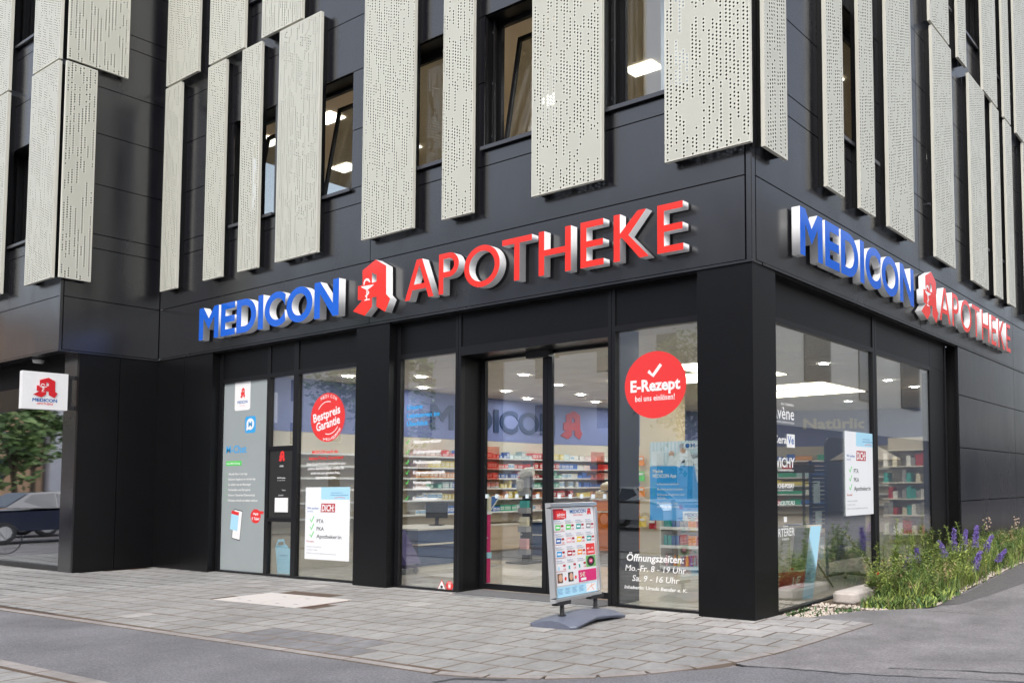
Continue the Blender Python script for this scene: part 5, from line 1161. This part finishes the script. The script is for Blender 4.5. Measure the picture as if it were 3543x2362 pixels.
for cx, cy in clumps:
    if cx > edge_x(cy) - .05: cx = edge_x(cy) - rg.uniform(.05, .5)
    if 1.3 < cy < 2.75 and cx < .58: continue
    if cy < 1.75: continue
    n = rg.randint(30, 60); mi = rg.choice((0, 0, 1, 3)); hh = rg.uniform(.10, .36) * (1 if cy > 2.2 else .8)
    for _ in range(n):
        x, y = cx + rg.gauss(0, .075), cy + rg.gauss(0, .11)
        if x > edge_x(y) + .05 or x < -.09: continue
        blade(b, x, y, vz(x, y) - .01, hh * rg.uniform(.5, 1.3), rg.uniform(.006, .014), rg.uniform(.1, 1.0), rg.uniform(0, 6.28), mi if rg.random() < .8 else rg.choice((0, 1, 2)))
for _ in range(110):      # bushy broad-leaved clumps
    cy = rg.choice((rg.uniform(2.3, 4.2), rg.uniform(2.3, 8.5))); cx = rg.uniform(.2, max(.3, edge_x(cy) - .1)); H = rg.uniform(.12, .48); mi = rg.choice((0, 1, 3, 1, 2))
    for _k in range(rg.randint(3, 6)):
        a = rg.uniform(0, 6.28); ln = rg.uniform(.05, .6); 
        for t in range(26):
            f = t / 26; px, py, pz = cx + math.cos(a) * ln * H * f, cy + math.sin(a) * ln * H * f, vz(cx, cy) + H * f
            leaf_quad(b, (px, py, pz), rg.uniform(0, 6.28), rg.uniform(-.3, .9), rg.uniform(.03, .09), rg.uniform(.01, .03), mi)
for _ in range(900):     # wide leaves near the ground in front
    y = rg.uniform(1.6, 3.2); x = rg.uniform(.52, max(.6, edge_x(y) + .04))
    blade(b, x, y, vz(x, y), rg.uniform(.06, .17), rg.uniform(.018, .035), rg.uniform(.4, 1.3), rg.uniform(0, 6.28), rg.choice((1, 3, 0)))
for _ in range(160):
    y = rg.uniform(.62, 1.5); x = rg.uniform(.02, max(.1, edge_x(y) - .05)) if rg.random() < .3 else rg.uniform(.35, .6) if y > 1.2 else .05
    blade(b, x, y, vz(x, y), rg.uniform(.03, .08), rg.uniform(.015, .03), rg.uniform(.4, 1.3), rg.uniform(0, 6.28), 3)
o = b.build('weeds', [M_GRASS, M_GRASS2, M_DRY, M_LEAFD]); o['kind'] = 'stuff'; tag(o, 'rough green grass and low weeds growing along the side wall', 'weeds')
# single tall plants
def weed_plant(x, y, h, lean, az, label, kind='green', seed=0, cat='plant', name='tall_weed'):
    r = random.Random(seed); e = empty(name, label, cat, (x, y, vz(x, y))); h *= 1.25 if kind == 'purple' else 1.0
    pts = [(math.cos(az) * lean * h * (t / 6) ** 1.5, math.sin(az) * lean * h * (t / 6) ** 1.5, h * t / 6) for t in range(7)]
    s = MB(); s.tube(pts, .006, 5, r1=.003); s.build('stem', M_STEM if kind != 'green' else (M_GRASS2 if seed % 2 else M_STEM), e)
    lf = MB()
    for k in range(int(h * (230 if kind == 'green' else 110))):
        t = r.uniform(.05, 1.0 if kind == 'green' else .6) * 6; i = min(5, int(t)); f = t - i; p = [pts[i][j] * (1 - f) + pts[i + 1][j] * f for j in range(3)]
        L = r.uniform(.05, .13) * (1.2 - t / 9); leaf_quad(lf, p, r.uniform(0, 6.28), r.uniform(-.1, .9), L, L * r.uniform(.16, .34), 0 if r.random() < .6 else 1)
    o = lf.build('leaves', [M_GRASS, M_GRASS2, M_LEAFD], e)
    if kind == 'purple':
        fl = MB()
        for k in range(430):
            t = r.uniform(.45, 1.02) * 6; i = min(5, int(t)); f = t - i; p = Vector([pts[i][j] * (1 - f) + pts[i + 1][j] * f for j in range(3)])
            a = r.uniform(0, 6.28); rad = r.uniform(.010, .075) * (1.3 - t / 7); q = p + Vector((math.cos(a) * rad, math.sin(a) * rad, r.uniform(-.01, .01))); sz = r.uniform(.010, .019)
            n = [Vector((r.uniform(-1, 1), r.uniform(-1, 1), r.uniform(-1, 1))).normalized() * sz for _ in range(3)]; fl.face([q + n[0], q + n[1], q + n[2]], 0); fl.face([q + n[0], q - n[1], q + n[2]], 0)
        fl.build('flower_spike', M_PURP, e)
    if kind == 'seed':
        for k in range(16):
            hd = MB()
            a = r.uniform(0, 6.28); q = Vector(pts[6]) + Vector((math.cos(a) * r.uniform(.0, .09), math.sin(a) * r.uniform(0, .09), r.uniform(-.16, .06))); hd.tube([q - Vector((0, 0, .012)), q, q + Vector((0, 0, .012))], .012, 6); hd.build('seed_head', mat('seed_head', (0.42, 0.32, 0.25), .8), e)
    return e
for k, (x, y, h, ln, az, lab) in enumerate((
    (.58, 5.0, .50, .08, 1, 'slender purple flower spike standing upright, nearest the black side reveal'), (.62, 5.35, .47, .2, 1.2, 'broad purple flower spike in the middle of the blooming group'),
    (.70, 5.7, .50, .1, .5, 'tallest purple flower spike of the group before the dark wall'), (.80, 5.8, .38, .35, .4, 'purple flower spike leaning right beside the tallest one'), (.55, 4.9, .36, .3, 3.6, 'short purple flower spike among the grass left of the group'),
    (.95, 4.9, .27, .3, 0, 'low purple flower spike near the gravel edge'), (1.10, 5.4, .26, .6, .6, 'purple flower spike drooping over the asphalt edge'), (1.05, 4.5, .18, .3, .4, 'tiny purple flower spike close to the pale gravel'),
    (.5, 3.2, .34, .2, 1, 'small purple flower stalk before the second window pane'), (.45, 3.8, .36, .2, 2, 'faint purple flower stalk close to the window mullion'))): weed_plant(x, y, h, ln, az, lab, 'purple', 40 + k, 'flower', 'flowering_plant')
for k, (x, y, h, ln, az, lab) in enumerate((
    (.62, 2.15, .85, .62, 3.9, 'tall green weed leaning left over the concrete block'), (.50, 2.85, .96, .04, 1, 'tallest green weed with reddish stem before the second window pane'), (.42, 2.65, .62, .1, 2, 'thin leafy weed left of the tallest weed'),
    (.55, 3.55, .70, .15, 3.5, 'nodding green weed right of the tallest weed'), (.60, 4.2, .68, .1, .5, 'bushy topped green weed at the right end of the window'), (.85, 2.5, .34, .05, 0, 'bright yellow-green spurge in the front of the verge'),
    (.65, 6.3, .60, .1, 1, 'green weed before the dark wall right of the flowers'), (.45, 4.7, .45, .2, 5, 'short leafy weed behind the purple flowers'), (.9, 8.6, .65, .1, 2, 'green weed at the right edge by the dark wall'))): weed_plant(x, y, h, ln, az, lab, 'green', 60 + k)
rw = random.Random(91)
for k in range(20):
    yy = rw.uniform(2.35, 5.0); w_ = weed_plant(rw.uniform(.18, min(1.05, edge_x(yy) - .15)), yy, rw.uniform(.38, .80), rw.uniform(.02, .35), rw.uniform(0, 6.28), 'leafy green weed in the dense clump before the second window pane', 'green', 200 + k); w_['group'] = 'leafy weeds before the second window pane'
for k, (x, y, h, ln, az, lab) in enumerate(((.60, 7.1, .62, .25, 4.3, 'dry brown seed stalk leaning left before the dark wall'), (.6, 8.4, .52, .3, 1.2, 'dry brown seed stalk leaning right before the dark wall'))): weed_plant(x, y, h, ln, az, lab, 'seed', 80 + k)
e = empty('poppy', 'single red poppy bloom among the weeds behind the concrete block', 'flower', (.45, 2.35, .12)); b = MB(); b.tube([(0, 0, -.1), (0, 0, .20)], .003, 5); b.build('stem', M_STEM, e); b = MB(); b.tube([(0, 0, .2), (0, 0, .215), (0, 0, .23)], .012, 8, r1=.024); b.build('bloom', M_RED, e)
for i, (x, y, z, l) in enumerate(((.8, 3.2, .22, 'small yellow flower low in the grass in front of the purple spikes'), (1.05, 5.2, .28, 'small yellow flower in the grass towards the dark wall'))):
    e = empty('yellow_flower', l, 'flower', (x, y, z)); b = MB(); b.tube([(0, 0, -.2), (0, 0, 0)], .003, 5); b.build('stem', M_STEM, e); b = MB(); b.tube([(0, 0, 0), (0, 0, .008)], .02, 10); b.build('bloom', M_PYEL, e)
# concrete blocks
M_CONC = mat('weathered_concrete', (0.44, 0.40, 0.37), 0.85, noise=.14, nscale=7, bump=.4, bscale=70)
def rough_block(x0, x1, y0, y1, z0, z1, name, label, seed):
    bm = bmesh.new(); bmesh.ops.create_cube(bm, size=1)
    for v in bm.verts: v.co = Vector((v.co.x * (x1 - x0), v.co.y * (y1 - y0), (v.co.z + .5) * (z1 - z0)))
    bmesh.ops.bevel(bm, geom=bm.edges[:], offset=.022, segments=3, affect='EDGES'); bmesh.ops.subdivide_edges(bm, edges=[e for e in bm.edges if e.calc_length() > .08], cuts=4, use_grid_fill=True)
    rr_ = random.Random(seed)
    for v in bm.verts: v.co += Vector((rr_.uniform(-1, 1), rr_.uniform(-1, 1), rr_.uniform(-1, 1))) * .003
    me = bpy.data.meshes.new(name); bm.to_mesh(me); bm.free(); me.materials.append(M_CONC)
    for p in me.polygons: p.use_smooth = True
    return tag(obj(name, me, None, ((x0 + x1) / 2, (y0 + y1) / 2, z0)), label, 'concrete block')
rough_block(.085, .385, 1.76, 2.75, -.02, .145, 'concrete_block', 'pale concrete edging block lying at the foot of the side window among weeds', 3)
rough_block(.16, .46, 2.10, 2.65, -.06, .02, 'concrete_block', 'low broken concrete piece half hidden under weeds beside the edging block', 4)
rough_block(1.25, 2.6, 6.9, 7.2, .10, .30, 'concrete_block', 'worn concrete kerb block at the far right edge of the verge', 5)
# dark patch of fresh asphalt along the verge
sheet([(1.30, 2.25), (1.30, 3.5), (1.26, 5.0), (1.25, 6.6), (1.5, 6.8), (2.0, 6.9), (1.85, 5.0), (1.65, 3.4), (1.5, 2.5)], mat('dark_asphalt', (.105, .10, .10), .9, noise=.40, nscale=40, bump=.5, bscale=150), 'dark_asphalt_patch', -.0245)

# ================================================================== THE STREET BEHIND THE CAMERA (seen in the glass)
M_PALE = mat('pale_render', (0.74, 0.74, 0.78), 0.85, noise=.04, nscale=.6); M_TAN = mat('tan_render', (0.62, 0.40, 0.25), 0.85, noise=.05, nscale=.6); M_CREAMR = mat('cream_render', (0.78, 0.75, 0.68), 0.85, noise=.04, nscale=.5)
M_BLUEW = mat('bluish_render', (0.45, 0.50, 0.66), 0.85, noise=.04, nscale=.5); M_DWIN = mat('dark_window', (0.04, 0.05, 0.07), 0.1, 0, .7); M_ROOF = mat('roof_tile', (0.16, 0.07, 0.05), .8)
def house(label, x0, x1, y0, y1, h, m, faces, nz, pitch, ww=1.1, wh=1.5, z0=1.2, gf=None, name='house'):
    e = empty(name, label, 'building', ((x0 + x1) / 2, (y0 + y1) / 2, 0)); cx, cy = (x0 + x1) / 2, (y0 + y1) / 2
    MB().box(x0 - cx, x1 - cx, y0 - cy, y1 - cy, 0, h).build('wall', m, e); MB().box(x0 - cx - .4, x1 - cx + .4, y0 - cy - .4, y1 - cy + .4, h, h + .3).build('roof', M_ROOF, e)
    wm = MB().box(-ww / 2, ww / 2, 0, .06, 0, wh).mesh('window', M_DWIN); fm = MB().box(-ww / 2 - .08, ww / 2 + .08, -.05, .12, -.12, -.02).mesh('sill', M_PALE)
    if gf:
        MB().box(x0 - cx - .02, x1 - cx + .02, y0 - cy - .02, y1 - cy + .02, 0, gf[0]).build('ground_floor', gf[1], e)
    for f in faces:
        L = (x1 - x0) if f in 'NS' else (y1 - y0); n = int(L / pitch)
        for i in range(n):
            for j in range(nz):
                t = (i + .5) * L / n; z = z0 + j * 3.0
                if f == 'N': p, r = (x0 - cx + t, y1 - cy, z), 0
                elif f == 'S': p, r = (x0 - cx + t, y0 - cy, z), math.pi
                elif f == 'E': p, r = (x1 - cx, y0 - cy + t, z), -math.pi / 2
                else: p, r = (x0 - cx, y0 - cy + t, z), math.pi / 2
                w_ = obj('window', wm, e, p, (0, 0, r)); obj('sill', fm, w_)
    return e
house('long pale apartment house with rows of dark windows across the street', -60, -14, -40, -26, 15, M_PALE, 'N', 5, 4.2, 1.2, 1.5, 1.6)
house('bluish white apartment house across the street further left', -100, -61, -38, -24, 13, M_BLUEW, 'NE', 4, 4.0, 1.2, 1.5, 1.6)
house('white corner house at the far end of the street', -90, -58.5, -22, -16.6, 11, M_PALE, 'E', 3, 2.6, 1.0, 1.6, 1.5)
house('tan coloured house at the far end of the street', -90, -59, -16.4, -2, 12, M_TAN, 'E', 3, 3.6, 1.0, 1.4, 2.0)
hb = house('cream apartment house along the opposite side of the side street', 12, 26, 14, 62, 12, M_CREAMR, '', 0, 4, gf=(3.95, mat('grey_base', (.20, .20, .22), .7)))
house('pale house across the street to the right', -10, 30, -44, -30, 12, M_CREAMR, 'N', 4, 4.2, 1.2, 1.5, 1.6)
M_BLIND = mat('grey_blind', (.22, .23, .25), .6)
for (y0, y1, z0, z1, blind) in ((24.8, 27.2, 5.95, 8.0, 1), (30.5, 32.4, 5.6, 8.1, 0), (36.0, 38.6, 5.6, 8.0, 1), (19, 21, 5.8, 8, 1), (43, 45, 5.8, 8, 1), (24.8, 27.2, 9.2, 11.2, 1), (30.5, 32.4, 9.2, 11.2, 0)):
    w_ = MB().box(11.93 - 19, 12.02 - 19, y0 - 38, y1 - 38, z0, z1).build('window', M_DWIN, hb)
    if blind:
        b = MB(); z = z0
        while z < z1: b.face([(11.88 - 19, y0 - 38, z), (11.88 - 19, y1 - 38, z), (11.84 - 19, y1 - 38, z + .07), (11.84 - 19, y0 - 38, z + .07)]); z += .10
        b.build('blind', M_BLIND, w_)
def tree(x, y, h, cr, label, seed, nleaf=2600, name='street_tree'):
    r = random.Random(seed); e = empty(name, label, 'tree', (x, y, 0)); tr_ = MB()
    tr_.tube([(0, 0, 0), (.05, .02, h * .3), (.0, .05, h * .55), (.1, 0, h * .8)], .13, 8, r1=.04)
    lv = MB(); cl_ = []
    for k in range(26):
        a = r.uniform(0, 6.28); rad = cr * r.uniform(.1, .85); z = h * r.uniform(.38, .95); c = Vector((math.cos(a) * rad * (1.15 - z / h * .6), math.sin(a) * rad * (1.15 - z / h * .6), z)); cl_.append((c, r.uniform(.25, .5) * cr))
        if k < 10: tr_.tube([(0, .03, h * .35 + k * .05 * h * .8), tuple(c)], .045, 5, r1=.012)
    for _ in range(nleaf):
        c, R0 = r.choice(cl_); d = Vector((r.gauss(0, 1), r.gauss(0, 1), r.gauss(0, .8))).normalized() * R0 * r.random() ** .4; p = c + d; s = r.uniform(.11, .20)
        u = Vector((r.uniform(-1, 1), r.uniform(-1, 1), r.uniform(-.6, .6))).normalized(); v = u.cross(Vector((r.random(), r.random(), 1))).normalized(); lv.face([p - u * s, p + v * s * .6, p + u * s, p - v * s * .6], r.choice((0, 0, 1)))
    tr_.build('trunk', mat('bark', (.09, .07, .05), .9), e); lv.build('crown', [mat('tree_leaf', (.09, .16, .045), .6), mat('tree_leaf_light', (.17, .25, .08), .6)], e)
tree(-33, -6.6, 4.3, 1.25, 'young street tree beside the parked cars, mirrored in the left shop glass', 1, 480); tree(-26, -13, 9, 3.0, 'large dark leafed tree on the far pavement, left', 2, 2200); tree(-16, -21, 8, 2.6, 'large leafy tree across the street opposite the door', 3, 1800)
tree(-40, -14, 8, 2.6, 'leafy tree on the far pavement further down the street', 4, 3500); tree(-5, -24, 9, 3.0, 'leafy tree behind the parked cars, right', 5, 3500); tree(-40, -9.5, 6.5, 1.6, 'dark leafed tree at the kerb beyond the silver car', 6, 1800)
def car(x, y, rz, col, label):
    e = empty('parked_car', label, 'car', (x, y, 0), (0, 0, rz)); m = mat('car_paint_' + col[0], col[1], .2, .1, .6, coat=.6)
    prof = [(-2.05, .35), (-2.1, .62), (-1.95, .85), (-1.55, .95), (-.95, 1.38), (-.3, 1.48), (.6, 1.44), (1.25, 1.02), (1.9, .88), (2.08, .68), (2.1, .35)]
    for nm_, mm, P_, hw, hi in (('body', m, prof, .86, .62), ):
        b = MB(); n = len(P_)
        wz = lambda z: hw if z < .95 else hw - (z - .95) * .45
        for i in range(n - 1):
            (x0, z0), (x1, z1) = P_[i], P_[i + 1]; b.face([(x0, -wz(z0), z0), (x0, wz(z0), z0), (x1, wz(z1), z1), (x1, -wz(z1), z1)])
        for s in (-1, 1):
            b.face([(px, s * wz(pz), pz) for px, pz in P_ if pz < .96]); b.face([(px, s * wz(pz), pz) for px, pz in P_ if pz > .94] + [(1.25, s * wz(1.02), 1.02)][:0])
        b.face([(-2.05, -hw, .35), (-2.05, hw, .35), (2.1, hw, .35), (2.1, -hw, .35)]); b.build('body', m, e)
    for s in (-1, 1):
        b = MB(); b.face([(-1.40, s * .853, 1.0), (-.88, s * .70, 1.33), (-.05, s * .66, 1.42), (-.05, s * .85, .98)]); b.face([(.0, s * .85, .98), (.0, s * .66, 1.42), (.55, s * .67, 1.39), (1.05, s * .83, 1.0)]); b.build('side_window', M_DWIN, e)
    b = MB(); b.face([(-1.53, -.74, .975), (-1.53, .74, .975), (-.98, .62, 1.37), (-.98, -.62, 1.37)]); b.face([(1.22, .74, 1.05), (1.22, -.74, 1.05), (.66, -.62, 1.425), (.66, .62, 1.425)]); b.build('windscreen', M_DWIN, e)
    for wx in (-1.3, 1.3):
        for s in (-1, 1):
            w_ = bpy.data.objects.new('wheel', None); COL.objects.link(w_); w_.parent = e; w_.location = (wx, s * .78, .31)
            b = MB(); b.tube([(0, -.1, 0), (0, .1, 0)], .31, 18); b.build('tyre', M_BLKPL, w_); b = MB(); b.tube([(0, -.108, 0), (0, .108, 0)], .2, 10); b.build('rim', M_CHROME, w_)
    for s in (-1, 1): MB().box(-2.09, -2.0, s * .6 - .15, s * .6 + .15, .6, .74).build('headlight', M_PWHITE, e)
car(-26.6, -5.2, R_(85), ('navy', (.01, .015, .04)), 'dark blue hatchback parked by the neighbouring shop'); car(-30.5, -7.6, R_(85), ('silver', (.45, .46, .48)), 'silver hatchback parked behind the dark blue one')
car(-36, -9.5, R_(80), ('orange', (.60, .16, .02)), 'orange car parked further down the street'); car(-14.5, -15.5, R_(4), ('white', (.7, .7, .7)), 'white car parked across the street left of the trees'); car(-21, -16.8, R_(4), ('grey', (.2, .2, .22)), 'dark grey car parked across the street'); car(-8.5, -15.2, R_(4), ('silver', (.45, .46, .48)), 'silver car parked across the street opposite the door')
# parasol and garden shrubs by the cream house
pa = empty('parasol', 'beige parasol standing before the cream apartment house', 'parasol', (9.5, 25.5, 0)); b = MB(); b.tube([(0, 0, 0), (0, 0, 3.4)], .03, 8); b.build('pole', M_CHROME, pa)
b = MB()
for k in range(8): a, c = k * .7854, (k + 1) * .7854; b.face([(0, 0, 3.4), (1.6 * math.cos(a), 1.6 * math.sin(a), 2.5), (1.6 * math.cos(c), 1.6 * math.sin(c), 2.5)])
b.build('canopy', mat('parasol_beige', (.58, .50, .40), .8), pa)
bi = empty('bicycle', 'bicycle standing in the street by the neighbouring shop glass', 'bicycle', (-20.6, -1.95, 0), (0, 0, R_(80)))
def ring(b, c, R, r, n=24):
    pts = [(c[0] + R * math.cos(2 * math.pi * k / n), c[1], c[2] + R * math.sin(2 * math.pi * k / n)) for k in range(n + 1)]; b.tube(pts, r, 5, cap=False)
for x in (-.52, .52):
    b = MB(); ring(b, (x, 0, .34), .33, .015); 
    for k in range(8): a = k * .7854; b.tube([(x, 0, .34), (x + .32 * math.cos(a), 0, .34 + .32 * math.sin(a))], .002, 3)
    b.build('wheel', M_BLKPL, bi)
b = MB()
for p, q in (((-.52, 0, .34), (-.05, 0, .30)), ((-.52, 0, .34), (-.18, 0, .80)), ((-.05, 0, .30), (-.2, 0, .9)), ((-.05, 0, .30), (.38, 0, .75)), ((-.18, 0, .80), (.36, 0, .85)), ((.52, 0, .34), (.34, 0, 1.0))): b.tube([p, q], .015, 6)
b.build('frame', M_PGREY, bi); MB().box(-.32, -.08, -.06, .06, .92, .97).build('saddle', M_BLKPL, bi); b = MB(); b.tube([(.3, -.25, 1.02), (.34, 0, 1.0), (.3, .25, 1.02)], .012, 6); b.build('handlebar', M_CHROME, bi)
